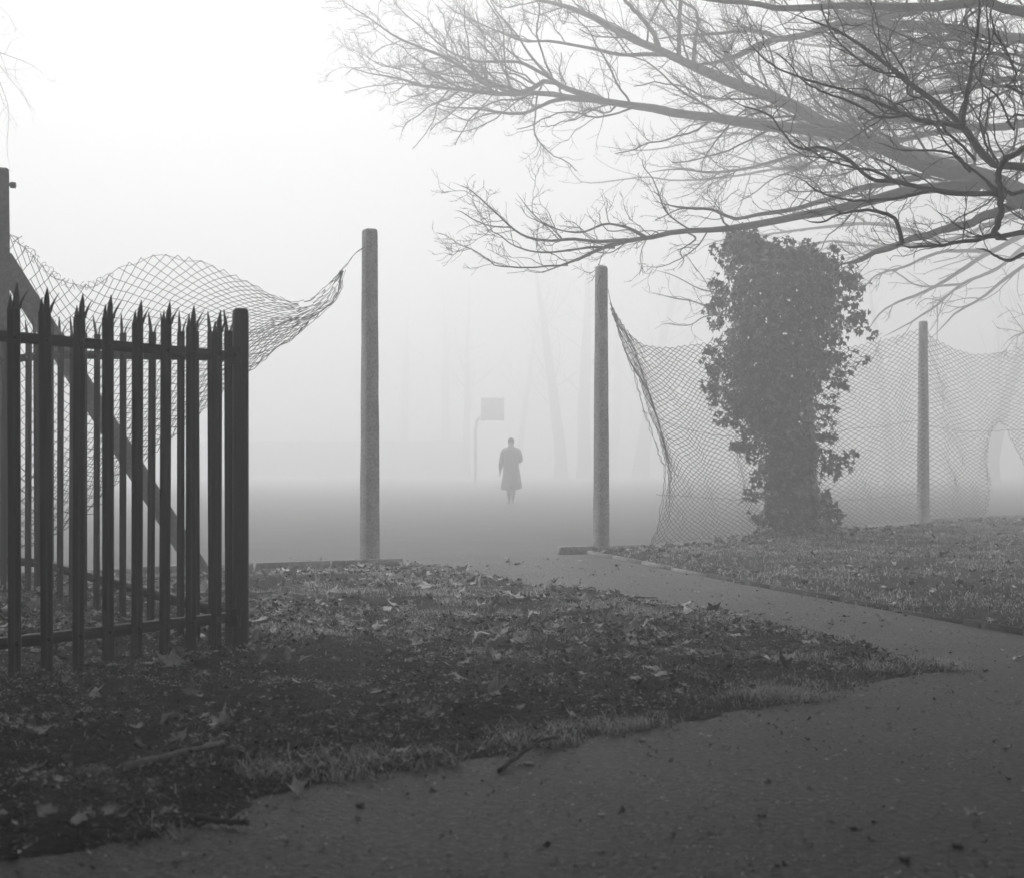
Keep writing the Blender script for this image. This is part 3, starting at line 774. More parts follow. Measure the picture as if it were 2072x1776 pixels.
N.append((z7((1380, 690), (1200, 700), (1060, 620), (900, 560), (760, 490), (640, 350), (520, 290)), 11.6, 12.3, 0.013, 0.004))
N.append((z7((1400, 510), (1330, 440), (1200, 430), (1050, 330), (940, 220), (880, 100), (850, -20)), 11.8, 12.3, 0.012, 0.004))
N.append(([(2500, 300)] + z7((2072, 560), (2030, 460), (1980, 330), (1900, 200), (1870, 60), (1900, -30)), 10.3, 10.6, 0.018, 0.005))
N.append(([(2500, 330)] + z7((2072, 690), (2010, 780), (1950, 640), (1900, 560), (1800, 480), (1740, 330)), 10.5, 11, 0.018, 0.005))
N.append((z7((2200, 1500), (2072, 1520), (1990, 1560), (1920, 1540), (1850, 1500), (1780, 1480)), 10.3, 10.5, 0.018, 0.005))
rngN = np.random.default_rng(33)
UPL2 = (-0.45, 0.0, 0.75)
LV_N = [dict(density=5.2, frac=0.32, angle=44, K=12, noise=0.21, bias=UPL2, bias_w=0.3, curl=0.05, rscale=0.5, rmin=0.0032, lmin=0.3, lmax=0.95),
        dict(density=6.5, frac=0.45, angle=44, K=8, noise=0.24, bias=UPL2, bias_w=0.3, curl=0.05, rscale=0.65, rmin=0.0026, lmin=0.12, lmax=0.42),
        dict(density=3.0, frac=0.5, angle=42, K=4, noise=0.18, bias=UPL2, bias_w=0.2, curl=0.06, rscale=0.8, rmin=0.0022, lmin=0.06, lmax=0.2)]
bN = at(2720, 400, 11.0)
tree('twiggy_tree', 'nearer bare tree whose dark twiggy branches enter from the right edge', (bN[0] + 0.2, 11.0, 0.0),
     [(bN[0] + 0.3, 11.0, -0.02), (bN[0] + 0.2, 11.0, 1.0), (bN[0] + 0.05, 11.0, 2.2), (bN[0], 11.0, 3.2), (bN[0] + 0.1, 11.1, 5.0), (bN[0] + 0.1, 11.2, 7.5)],
     [0.24, 0.17, 0.15, 0.13, 0.09, 0.03], N, rngN, LV_N, 'bare trees near the fence', wob=0.16, K=44)

# tree F: pale tree further off on the right, low drooping limbs
Fl = []
def z5(*p): return [(1336.8 + x * 0.37628, 451.2 + y * 0.37628) for x, y in p]   # 1954 px wide crop
Fl.append(([(2420, 330)] + z5((1954, 230), (1750, 390), (1600, 480), (1520, 560), (1430, 640)), 33, 32, 0.09, 0.012))
Fl.append((z5((1954, 60), (1700, 200), (1500, 330), (1350, 400), (1200, 470), (1100, 600)), 33, 31, 0.07, 0.01))
Fl.append((z5((1750, 150), (1500, 160), (1300, 240), (1150, 290), (1060, 400)), 33, 30, 0.05, 0.01))
Fl.append((z5((1954, 130), (1800, 250), (1620, 330), (1450, 470), (1300, 560), (1180, 620)), 34, 32, 0.05, 0.01))
Fl.append((z5((1620, 330), (1400, 340), (1250, 260), (1150, 250)), 33, 32, 0.03, 0.01))
Fl.append(([(2420, 380)] + z5((1954, -60), (1600, 80), (1200, 130), (900, 100), (700, 150), (500, 220)), 34, 38, 0.09, 0.012))
Fl.append((z5((1500, 90), (1200, 10), (900, 20), (600, 60), (300, 100), (150, 180)), 35, 38, 0.06, 0.01))
Fl.append(([(2420, 420)] + z5((2100, 560), (1954, 590), (1880, 620), (1830, 680)), 30, 30, 0.05, 0.01))
Fl.append(([(2420, 300)] + z7((2072, 900), (1700, 960), (1300, 880), (1000, 960), (700, 1020), (500, 980), (250, 900), (50, 800)), 34, 39, 0.10, 0.012))
Fl.append((z7((1300, 880), (1000, 820), (700, 840), (400, 800), (100, 850), (-200, 900), (-500, 870)), 35, 38, 0.05, 0.01))
Fl.append((z7((900, 990), (600, 1010), (300, 1060), (0, 1080)) + z6((1900, 1060), (1700, 1080), (1500, 1090), (1420, 990), (1370, 930)), 36, 36, 0.04, 0.008))
Fl.append(([(2420, 150)] + z7((2072, 330), (1800, 420), (1500, 560), (1200, 700), (900, 640), (700, 600)), 34, 37, 0.10, 0.012))
Fl.append(([(2420, 100)] + z7((2072, 100), (1700, 250), (1500, 420), (1450, 600), (1300, 700)), 34, 36, 0.08, 0.012))
Fl.append(([(2420, -40)] + z7((2000, -60), (1400, 180), (900, 280), (500, 200), (200, 150), (0, 40)), 34, 38, 0.08, 0.012))
LV_F = [dict(density=1.3, frac=0.30, angle=40, K=11, noise=0.13, bias=(-0.6, 0, -0.25), bias_w=0.2, curl=0.03, rscale=0.5, rmin=0.008, lmin=0.7, lmax=2.8),
        dict(density=2.2, frac=0.42, angle=40, K=8, noise=0.17, bias=(-0.6, 0, -0.1), bias_w=0.2, curl=0.03, rscale=0.6, rmin=0.006, lmin=0.3, lmax=1.2),
        dict(density=2.0, frac=0.45, angle=42, K=4, noise=0.2, bias=(-0.3, 0, 0.2), bias_w=0.2, curl=0.05, rscale=0.7, rmin=0.005, lmin=0.15, lmax=0.5)]
bF = at(2430, 380, 34)
tree('drooping_tree', 'pale bare tree further back with drooping limbs above the right netting', (bF[0] + 0.3, 34.2, -0.05),
     [(bF[0] + 0.3, 34.2, -0.05), (bF[0] + 0.2, 34.1, 2), (bF[0], 34, 5), (bF[0] + 0.1, 34.1, 9), (bF[0] + 0.2, 34.2, 13.5)], [0.6, 0.45, 0.4, 0.3, 0.12], Fl, np.random.default_rng(44), LV_F, 'bare trees near the fence')

# tree G: mid tree whose limb shows left of the ivy column
G = []
ivx, ivd = 1600, 24.0
G.append((z5((800, 620), (500, 530), (320, 490), (200, 430), (50, 400), (-60, 370)), 25, 24.5, 0.03, 0.006))
G.append((z5((420, 500), (250, 500), (150, 550), (0, 540)), 24.8, 24.4, 0.016, 0.005))
G.append((z5((500, 530), (350, 400), (200, 350), (60, 280), (-50, 250)), 24.8, 24.4, 0.018, 0.005))
G.append((z5((320, 490), (250, 330), (170, 220), (120, 160)), 24.6, 24.4, 0.012, 0.004))
bG = at(1640, 690, 25.2)
tree('slender_tree', 'slender bare tree hidden behind the ivy column, twigs showing on its left', (bG[0], 25.2, 0.0),
     [(bG[0] + 0.1, 25.3, -0.02), (bG[0], 25.2, 1.2), (bG[0] - 0.02, 25.2, 2.3), (bG[0] + 0.03, 25.2, 3.4)], [0.11, 0.09, 0.07, 0.03], G, np.random.default_rng(5), [dict(LV_A[0], density=2.2, lmax=1.2, bias=(-0.7, 0, 0.25)), dict(LV_A[1], density=2.6, lmax=0.6, bias=(-0.7, 0, 0.3)), dict(LV_A[2], density=2.0, bias=(-0.5, 0, 0.4))], 'bare trees near the fence')

# tree H: drooping twigs at the upper left corner
H = []
H.append(([(-420, -60), (-200, 30), (-60, 85), (20, 115), (60, 130), (105, 160)], 30, 28.5, 0.05, 0.004))
H.append(([(-60, 85), (-10, 150), (12, 200), (18, 240), (14, 300), (22, 350)], 29, 28.5, 0.014, 0.004))
H.append(([(-30, 95), (20, 160), (45, 190), (70, 236)], 29, 28.5, 0.012, 0.004))
H.append(([(-100, 60), (-40, 130), (-5, 180), (10, 215), (40, 260)], 29, 28.4, 0.012, 0.004))
H.append(([(-300, -40), (-100, -20), (0, 15), (44, 78)], 29.5, 28.6, 0.02, 0.004))
bH = at(-600, 0, 38.5)
H = [(p, d0 * 1.25, d1 * 1.25, r0, r1) for p, d0, d1, r0, r1 in H]
tree('weeping_tree', 'pale drooping twigs of a bare tree at the upper left corner', (bH[0], 38.5, -0.05),
     [(bH[0] + 0.2, 38.5, -0.05), (bH[0], 38.5, 3), (bH[0] + 0.2, 38.3, 8), tuple(at(-420, -60, 37.6)), (bH[0] + 0.6, 38, 17)], [0.3, 0.24, 0.18, 0.12, 0.04], H, np.random.default_rng(6),
     [dict(LV_A[1], density=1.6, bias=(0.25, 0, -0.8), curl=0.08, lmax=1.0), dict(LV_A[2], density=2.4, bias=(0.2, 0, -0.7), curl=0.08)], 'bare trees near the fence')

# far trees across the court: trunk, limbs, twigs, each of its own growth
def far_tree(px, d, w, lean, hgt, seed, label, base_z=0.0):
    d *= 1.6; w *= 1.6; lean *= 1.6; hgt *= 1.2
    r = np.random.default_rng(seed)
    x = (px - CX) * d / FPX
    root = empty('bare_tree', (x, d, base_z)); tag(root, label, 'tree', 'bare trees across the court')
    n = 12; zz = np.linspace(-0.15, hgt, n)
    tp = np.stack([lean * (zz / hgt) ** 1.3 + np.cumsum(r.normal(0, 0.06, n)), np.cumsum(r.normal(0, 0.06, n)), zz], 1); tp[0, :2] = 0
    tr = w / 2 * np.interp(np.linspace(0, 1, n), [0, 0.06, 0.5, 1], [1.25, 1, 0.72, 0.12])
    mb = MB(); mb.tube(tp, tr, 9); obj('trunk', mb.mesh('trunk'), M_BARK, root, True)
    P1, R1 = grow(tp[None], tr[None], r, density=1.1, frac=0.42, angle=48, K=12, noise=0.10, bias=(0, 0, 1), bias_w=0.1, curl=0.06, rscale=0.55, rmin=0.02, t0=0.28, lmin=1.5, lmax=6)
    v, f = tubes(P1, R1, 6); obj('limbs', raw_mesh('limbs', v, f), M_BARK, root, True)
    P2, R2 = grow(P1, R1, r, density=1.5, frac=0.38, angle=42, K=8, noise=0.15, bias=(0, 0, 1), bias_w=0.1, curl=0.05, rscale=0.6, rmin=0.01, lmin=0.6, lmax=2.2)
    P3, R3 = grow(P2, R2, r, density=1.6, frac=0.45, angle=42, K=4, noise=0.18, bias=(0, 0, 1), bias_w=0.1, curl=0.05, rscale=0.7, rmin=0.007, lmin=0.3, lmax=1.0)
    v2, f2 = tubes(P2, R2, 4); v3, f3 = tubes(P3, R3, 3)
    obj('twigs', raw_mesh('twigs', np.concatenate([v2, v3]), np.concatenate([f2, f3 + len(v2)])), M_TWIG, root, True)['kind'] = 'stuff'
for a in [(1136, 72, 0.62, -1.6, 15.5, 1, 'faint bare tree leaning left, just left of the right gate post'),
          (1183, 74, 0.75, 0.2, 16.5, 2, 'faint straight thick tree directly left of the right gate post'),
          (1296, 78, 0.85, 2.4, 15.5, 3, 'faint tree leaning right, seen between gate post and netting edge'),
          (1046, 84, 0.4, 1.6, 14, 4, 'thin faint tree directly behind the walking person'),
          (946, 82, 0.45, 0.1, 15, 5, 'thin faint upright tree just left of the backboard pole'),
          (905, 92, 0.6, -0.5, 16.5, 6, 'very faint tree above the right end of the far hedge'),
          (818, 96, 0.6, 0.4, 16.5, 7, 'very faint tree just right of the tall lone post'),
          (2010, 58, 0.5, 3.2, 13, 8, 'faint sharply leaning tree seen in the gap of the netting'),
          (1990, 66, 0.55, 4.0, 14, 9, 'second faint leaning tree left of the netting gap'),
          (1500, 80, 0.6, 0.5, 15, 10, 'faint tree behind the netting left of the ivy column'),
          (1800, 70, 0.5, -1.2, 14, 11, 'faint tree behind the netting between ivy and post'),
          (1240, 98, 0.7, 0.6, 17, 12, 'faintest tree close behind the right gate post')]:
    far_tree(*a)

# added evergreens, unseen above and beside the frame, to shade near ground and fog
def evergreen(seed, label, tp, clumps):
    r = np.random.default_rng(seed)
    root = empty('added_shade_tree', (tp[0][0], tp[0][1], 0)); tag(root, label, 'tree', 'added shade evergreens out of frame')
    tp = smooth_poly(tp, 20)
    mb = MB(); mb.tube(tp, np.linspace(0.4, 0.12, 20), 12); child_world('trunk', mb.mesh('trunk'), M_BARK, root, True)
    Ps, Ns = [], []
    for cx, cy, cz, rad, n in clumps:
        d = norm(r.normal(size=(n, 3))); q = d * (rad * r.uniform(0.55, 1.0, n) ** 0.6)[:, None] * (0.85 + 0.3 * vnoise(d[:, 0] * 3 + 9, d[:, 1] * 3 + d[:, 2] * 2, 1.0, 8))[:, None]
        Ps.append(q * [1, 1, 0.8] + [cx, cy, cz]); Ns.append(norm(d + r.normal(0, 0.6, (n, 3))))
    P = np.concatenate(Ps); Nn = np.concatenate(Ns)
    ok = (P[:, 2] > 0.95 + np.maximum(P[:, 1], 0) * 0.345 + 0.5) | (P[:, 0] < -0.38 * P[:, 1] - 0.6) | (P[:, 1] < -0.8)
    P, Nn = P[ok], Nn[ok]
    V, F = scatter_leaves(P, Nn, r.uniform(0.16, 0.34, len(P)), r, IVY_SHAPE, 0.6)
    child_world('crown', raw_mesh('crown', V, F), M_IVY, root)['kind'] = 'stuff'
evergreen(3, 'dense unseen evergreen added for shade, overhanging from the left above the camera', [(-3.4, -2.6, -0.1), (-3.3, -2.5, 1.5), (-3.0, -2.0, 3.5), (-2.6, -0.4, 6), (-2.4, 1.5, 8.0), (-2.6, 4.5, 9.5)],
          [(-5.5, 0.3, 6.0, 4.2, 4500), (-1.0, -2.0, 7.5, 4.2, 4500), (-1.0, 4.5, 8.2, 4.4, 5000), (-5.0, 8.0, 9.0, 4.4, 5000), (-5.2, -0.4, 3.0, 2.4, 2500), (-7.5, 5.5, 5.5, 3.4, 3500), (-3.0, -7.5, 4.0, 4.0, 4000), (-9.5, 1.0, 3.2, 3.2, 3000), (-8.0, 7.5, 2.6, 2.8, 3000)])
evergreen(4, 'dense unseen evergreen added for shade, overhanging from the right above the path', [(6.6, 1.8, -0.1), (6.5, 1.9, 1.5), (6.1, 2.3, 3.5), (5.5, 3.5, 6), (4.6, 5.0, 8.0), (3.6, 7.0, 9.5)],
          [(3.2, 0.5, 7.8, 4.2, 4500), (7.0, 2.5, 6.5, 4.2, 4500), (3.5, 7.0, 8.8, 4.4, 5000), (0.0, 9.8, 10.2, 4.2, 4500), (6.5, 10.5, 9.6, 4.4, 5000), (2.0, 13.0, 11.8, 4.0, 4500), (4.0, -6.5, 4.4, 4.0, 4000), (9.5, 5.5, 4.2, 3.6, 3500), (10.5, 10.0, 4.0, 3.4, 3500)])

# ------------------------------------------------------------------ ivy column
IVY = [(470, 1480, 1528), (490, 1468, 1548), (515, 1458, 1640), (540, 1456, 1700), (565, 1452, 1722), (600, 1448, 1735), (640, 1446, 1736), (680, 1450, 1705), (720, 1440, 1690), (760, 1442, 1690),
       (800, 1438, 1682), (835, 1455, 1668), (870, 1500, 1672), (900, 1512, 1690), (940, 1525, 1690), (980, 1530, 1668), (1020, 1528, 1684), (1055, 1540, 1676), (1085, 1535, 1690), (1105, 1510, 1705)]
IV_D = 18.9
rngI = np.random.default_rng(77)
ivt = empty('ivy_column', (at(1600, 1085, IV_D)[0], IV_D, 0.06))
tag(ivt, 'dense dark ivy smothering a stump between the two right-hand posts', 'ivy plant')
mb = MB()
c = [at(x, y, IV_D) for x, y in ((1600, 1100), (1605, 1000), (1595, 850), (1570, 700), (1560, 560))]
mb.tube(smooth_poly(c, 14), np.linspace(0.15, 0.08, 14) * (1 + 0.1 * np.sin(np.arange(14) * 2.2)), 10)
child_world('stump', mb.mesh('stump'), M_BARK, ivt, True)
ys = np.array([q[0] for q in IVY], float); xl = np.array([q[1] for q in IVY], float); xr = np.array([q[2] for q in IVY], float)
xr = xr - np.interp(ys, [640, 720, 850, 1040, 1090], [0, 8, 8, 8, 0])
n = 15000
yy = rngI.uniform(474, 1104, n)
wid = np.interp(yy, ys, xr - xl)
keep = rngI.random(n) < wid / wid.max() * 1.1 + 0.12
yy = yy[keep]; n = len(yy)
cxp = np.interp(yy, ys, (xl + xr) / 2); hw = np.interp(yy, ys, (xr - xl) / 2)
lump = 0.84 + 0.34 * (vnoise(yy * 0.03, rngI.random(n) * 0 + 1.0, 1.0, 5) - 0.5)
th = rngI.uniform(0, 2 * math.pi, n)
lump = 0.80 + 0.46 * (vnoise(np.cos(th) * 2.2 + 5 + np.sin(th) * 3, yy * 0.032, 1.0, 9) - 0.35) + 0.30 * (vnoise(np.cos(th) * 5 + 9 + np.sin(th) * 4, yy * 0.08, 1.0, 10) - 0.5)
lump = lump * np.interp(yy, [474, 780, 860, 1040, 1100], [1.0, 1.0, 0.84, 0.82, 1.0])
rr = lump * np.sqrt(rngI.uniform(0.35, 1.02, n))
s = IV_D / FPX
X = (cxp - CX) * s + hw * s * rr * np.cos(th)
Y = IV_D + 0.85 * hw * s * rr * np.sin(th)
Zz = CAM_H - (yy - HY) * s
pos = np.stack([X, Y, Zz], 1)
nrm = norm(np.stack([np.cos(th), np.sin(th), 0.45 + 0 * th], 1) + rngI.normal(0, 0.45, (n, 3)))
# loose sprigs sticking out of the mass
spr = []
for (x0, y0, x1, y1) in [(1690, 690, 1752, 737), (1680, 740, 1748, 738), (1690, 925, 1728, 912), (1690, 925, 1718, 950), (1520, 930, 1494, 915), (1450, 740, 1430, 765), (1445, 820, 1432, 812), (1455, 600, 1440, 560), (1720, 640, 1742, 650), (1470, 500, 1478, 468), (1690, 560, 1722, 525), (1650, 530, 1675, 505), (1545, 985, 1512, 1005), (1672, 1030, 1700, 1040), (1600, 520, 1625, 497), (1448, 655, 1428, 672), (1500, 880, 1470, 850), (1715, 620, 1735, 585)]:
    k = 18
    u = rngI.random(k) * 1.15 - 0.25
    spr.append(np.stack([(x0 + (x1 - x0) * u - CX) * s + rngI.normal(0, 0.035, k), np.full(k, IV_D - 0.3) + rngI.normal(0, 0.12, k), CAM_H - (y0 + (y1 - y0) * u - HY) * s + rngI.normal(0, 0.035, k)], 1))
spr = np.concatenate(spr); pos = np.concatenate([pos, spr]); nrm = np.concatenate([nrm, norm(rngI.normal(0, 1, (len(spr), 3)) + [0, -0.5, 0.4])])
# many short shoots all round the outline and over the crown
for q in range(150):
    top = q < 45
    y0 = rngI.uniform(490, 535) if top else rngI.uniform(500, 1080)
    xa, xb = np.interp(y0, ys, xl), np.interp(y0, ys, xr)
    if top:
        x0 = rngI.uniform(1470, 1705); y0 = np.interp(x0, [1470, 1500, 1530, 1560, 1640, 1705], [500, 478, 492, 512, 516, 545]) + 14; dx, dy = rngI.normal(0, 0.5), -1
    else:
        left = rngI.random() < 0.5; x0 = (xa + 12) if left else (xb - 12); dx, dy = (-1 if left else 1), rngI.normal(0.1, 0.6)
    ln = rngI.uniform(14, 42); k = int(5 + ln / 3); u = rngI.random(k)
    th0 = rngI.uniform(-0.5, 0.5) * (xb - xa) * 0.4 * s
    pos = np.concatenate([pos, np.stack([(x0 + dx * ln * u - CX) * s + rngI.normal(0, 0.028, k), IV_D + th0 + rngI.normal(0, 0.06, k), CAM_H - (y0 + dy * ln * u - HY) * s + rngI.normal(0, 0.028, k)], 1)])
    nrm = np.concatenate([nrm, norm(rngI.normal(0, 1, (k, 3)) + [0, -0.5, 0.4])])
# ivy spilling over the ground round the foot
k = 700; a2 = rngI.uniform(0, 6.28, k); r2 = 0.35 + 0.75 * rngI.random(k) ** 1.6
gx = at(1600, 1090, IV_D)[0] + np.cos(a2) * r2 * 1.25; gy = IV_D + np.sin(a2) * r2
gz = right_h(gx, gy)[0] + 0.02 + rngI.random(k) * 0.16 * np.clip(1.1 - r2, 0.15, 1)
pos = np.concatenate([pos, np.stack([gx, gy, gz], 1)]); nrm = np.concatenate([nrm, norm(rngI.normal(0, 0.5, (k, 3)) + [0, 0, 1])])

V, F = scatter_leaves(pos, nrm, rngI.uniform(0.05, 0.105, len(pos)), rngI, IVY_SHAPE, 1.2)
child_world('foliage', raw_mesh('foliage', V, F), M_IVY, ivt)

# ------------------------------------------------------------------ fallen leaves
def leaf_mesh(name, seed, curl, fold):
    r = random.Random(seed)
    out = []
    lobes = [(-2.25, 0.55), (-1.15, 0.92), (0.0, 1.0), (1.15, 0.92), (2.25, 0.55)]
    m = 30
    for k in range(m):
        th = -math.pi + 2 * math.pi * k / m
        v = 0.52
        for c, a in lobes:
            v = max(v, a * (1 + r.uniform(-.05, .05)) * math.exp(-(abs(th - c) / 0.46) ** 1.7))
        v *= 1 + 0.12 * math.cos(th * 14)
        if abs(abs(th) - math.pi) < 0.2: v = 0.12
        out.append((v * math.sin(th), v * math.cos(th)))
    rings = []
    for f in (0.5, 1.0): rings.append([(x * f, y * f) for x, y in out])
    P = [(0, 0)] + rings[0] + rings[1]
    V = []
    a = r.uniform(0, 6.28)
    for x, y in P:
        q = x * math.cos(a) + y * math.sin(a); p2 = -x * math.sin(a) + y * math.cos(a)
        z = curl * (x * x + y * y) + fold * abs(x) + 0.10 * math.sin(5 * q + seed) + 0.08 * math.sin(7 * p2)
        V.append((x * 0.5, y * 0.5, z * 0.5))
    F3 = [[0, 1 + k, 1 + (k + 1) % m] for k in range(m)]
    F4 = [[1 + k, 1 + m + k, 1 + m + (k + 1) % m, 1 + (k + 1) % m] for k in range(m)]
    mb = MB(); V = np.array(V); V[:, 2] -= V[:, 2].min() * 0.6; mb.add(V, F4, F3)
    stalk = [(0, -0.06, V[0, 2]), (0.02, -0.25, V[0, 2] + 0.02), (0.05 * r.uniform(-1, 1), -0.45, V[0, 2] + 0.05)]
    mb.tube(stalk, 0.012, 3)
    return mb.mesh(name)
LEAVES = {}
for mk, mm in (('pale', M_LEAF_PALE), ('mid', M_LEAF_MID), ('dark', M_LEAF_DARK)):
    LEAVES[mk] = []
    for k, (cu, fo) in enumerate([(0.25, 0.0), (-0.3, 0.15), (0.5, 0.25), (0.1, -0.35), (0.75, 0.1)]):
        me = leaf_mesh('fallen_leaf', k * 7 + len(mk), cu, fo); me.materials.append(mm)
        me.polygons.foreach_set('use_smooth', np.ones(len(me.polygons), dtype=bool))
        LEAVES[mk].append(me)
rl = random.Random(91)
def put_leaf(x, y, z, size, mk, label, group, tilt=0.35, rotz=None, var=None):
    o = bpy.data.objects.new('fallen_leaf', LEAVES[mk][rl.randrange(5) if var is None else var]); C.objects.link(o)
    o.location = (x, y, z); o.scale = (size, size, size * rl.uniform(0.8, 1.3))
    o.rotation_euler = (rl.gauss(0, tilt), rl.gauss(0, tilt), rl.uniform(0, 6.28) if rotz is None else rotz)
    tag(o, label, 'leaf', group); return o

UNIQUE = [  # view px, size, tone, label
    (1050, 1216, 0.20, 'pale', 'pale pointed plane leaf lying flat near the branch path, front of two', 0),
    (1075, 1252, 0.17, 'pale', 'pale broad leaf beside grass, just below the flat pointed one', 1),
    (855, 1166, 0.24, 'pale', 'large pale leaf just right of the tall post foot', 0),
    (1000, 1310, 0.2, 'pale', 'pair-like curled pale leaf mid verge below the post gap', 2),
    (1158, 1278, 0.15, 'pale', 'pale squarish leaf on the verge under the path bend', 0),
    (1790, 1249, 0.16, 'mid', 'single broad leaf lying on the branch path near the right edging', 0),
    (443, 1478, 0.13, 'pale', 'pale leaf propped upright left of the verge centre, front', 4),
    (480, 1474, 0.1, 'mid', 'small leaf leaning right next to the upright pale leaf', 2),
    (212, 1335, 0.22, 'mid', 'large leaf leaning on the foot of the near palisade', 2),
    (598, 1586, 0.085, 'pale', 'pale curled leaf near the path edge at lower left', 2),
    (1970, 1634, 0.07, 'pale', 'small pale leaf alone on the near path at lower right', 0),
    (870, 1450, 0.2, 'mid', 'broad grey leaf on bare earth above the verge lip', 3),
    (990, 1415, 0.17, 'pale', 'jagged pale leaf standing on edge in the middle of the verge', 4),
    (1322, 1376, 0.14, 'pale', 'pale flat leaf near the verge tip', 1)]
for px, py, sz, tone, lab, var in UNIQUE:
    x, y = gp(px, py, 0.03)
    h = max(left_h(np.array([x]), np.array([y]))[0][0], 0.0)
    o = put_leaf(x, y, h + 0.012, sz, tone, lab, None, 0.15, var=var)
    if 'upright' in lab or 'standing' in lab or 'leaning' in lab: o.rotation_euler.x += 0.45; o.location.z += sz * 0.1

def scatter_pts(n, fn_ok, x0, x1, y0, y1, r):
    out = []
    while len(out) < n:
        x = r.uniform(x0, x1); y = r.uniform(y0, y1)
        if abs(x) > y * 0.36: continue
        if fn_ok(x, y): out.append((x, y))
    return out
def lsd(x, y): return float(poly_sd(np.array([x]), np.array([y]), LEFT_POLY)[0])
def rsd(x, y): return float(poly_sd(np.array([x]), np.array([y]), RIGHT_POLY)[0])
def okL(x, y):
    if lsd(x, y) < 0.05: return False
    p = 0.4 if y < 6.5 else 0.75
    if x < -1.45 and y > 6: p = 0.9
    return rl.random() < p
for x, y in scatter_pts(215, okL, -4.5, 2.2, 3.2, 13.6, rl):
    tone = rl.choices(['pale', 'mid', 'dark'], [0.66, 0.24, 0.10])[0]
    inside = x < -1.45 and y < 11 and y > 5.5
    h = left_h(np.array([x]), np.array([y]))[0][0]
    sz = rl.uniform(0.08, 0.18) if y > 6.5 else rl.uniform(0.05, 0.11)
    if inside: put_leaf(x, y, h + 0.015, sz, tone, 'fallen leaf in the litter behind the palisade railings', 'leaves behind the palisade', 0.5)
    else: put_leaf(x, y, h + 0.012, sz, tone, 'fallen leaf scattered on the earth verge in the path fork', 'leaves on the left verge', 0.35)
def okR(x, y): return rsd(x, y) > 0.08 and rl.random() < math.exp(-max(0, rsd(x, y) - 0.3) / 1.6)
for x, y in scatter_pts(45, okR, 0.8, 7.5, 9, 22.5, rl):
    h = right_h(np.array([x]), np.array([y]))[0][0]
    put_leaf(x, y, h + 0.012, rl.uniform(0.07, 0.15), rl.choices(['pale', 'mid', 'dark'], [0.3, 0.4, 0.3])[0], 'fallen leaf on the grassy verge beside the branch path', 'leaves on the right verge', 0.3)
def okP(x, y): return lsd(x, y) < -0.1 and rsd(x, y) < -0.05 and rl.random() < (0.12 if y < 7 else 0.8)
for x, y in scatter_pts(26, okP, -2, 5, 3.6, 15.3, rl):
    put_leaf(x, y, 0.008, rl.uniform(0.035, 0.11) if y > 7 else rl.uniform(0.02, 0.05), rl.choices(['pale', 'mid', 'dark'], [0.3, 0.35, 0.35])[0], 'fallen leaf lying on the open tarmac path', 'leaves on the path', 0.12)

# leaf litter nobody could count
rngL = np.random.default_rng(8)
LSHAPE = [(0, 0, 0.0), (0.3, -0.3, 0.05), (0.55, 0.1, 0.16), (0.25, 0.3, 0.05), (0.05, 0.7, 0.2), (-0.25, 0.3, 0.03), (-0.5, 0.05, 0.18), (-0.25, -0.35, 0.08)]
def litter(name, fn, n, x0, x1, y0, y1, dens, s0, s1, label):
    x = rngL.uniform(x0, x1, n); y = rngL.uniform(y0, y1, n)
    ok = (np.abs(x) < y * 0.40 + 0.3)
    x, y = x[ok], y[ok]
    h, sd = fn(x, y)
    ok = (sd > 0.0) & (rngL.random(len(x)) < dens(x, y, sd))
    x, y, h = x[ok], y[ok], h[ok]
    pos = np.stack([x, y, h + 0.006 + 0.012 * rngL.random(len(x))], 1)
    nr = norm(rngL.normal(0, 0.42, (len(x), 3)) + [0, 0, 1])
    V, F = scatter_leaves(pos, nr, rngL.uniform(s0, s1, len(x)), rngL, LSHAPE)
    return tag(obj(name, raw_mesh(name, V, F), M_LITTER), label, 'leaf litter', kind='stuff')
litter('leaf_litter', left_h, 60000, -5.5, 2.2, 2.6, 13.8, lambda x, y, sd: np.where(y > 7.4, 0.42, 0.10) * np.clip(2.4 * vnoise(x, y, 1.6, 41) - 0.55, 0.05, 1.3) * np.where((x < -1.5) & (y > 6) & (y < 11), 2.2, 1), 0.015, 0.06, 'dense litter of broken leaves over the left verge')
litter('leaf_crumbs', left_h, 150000, -3.0, 2.2, 2.6, 9.0, lambda x, y, sd: 0.55 * np.clip(1.8 * vnoise(x, y, 2.3, 47) - 0.2, 0.1, 1), 0.004, 0.018, 'crumbs of leaf and soil over the bare front of the left verge')
litter('leaf_litter', right_h, 70000, 0.8, 12, 8, 30, lambda x, y, sd: 0.05 + 0.7 * np.exp(-np.abs((y - (14.66 + 1.2545 * x)) / 1.4) ** 2), 0.03, 0.09, 'litter of broken leaves along the foot of the right netting')

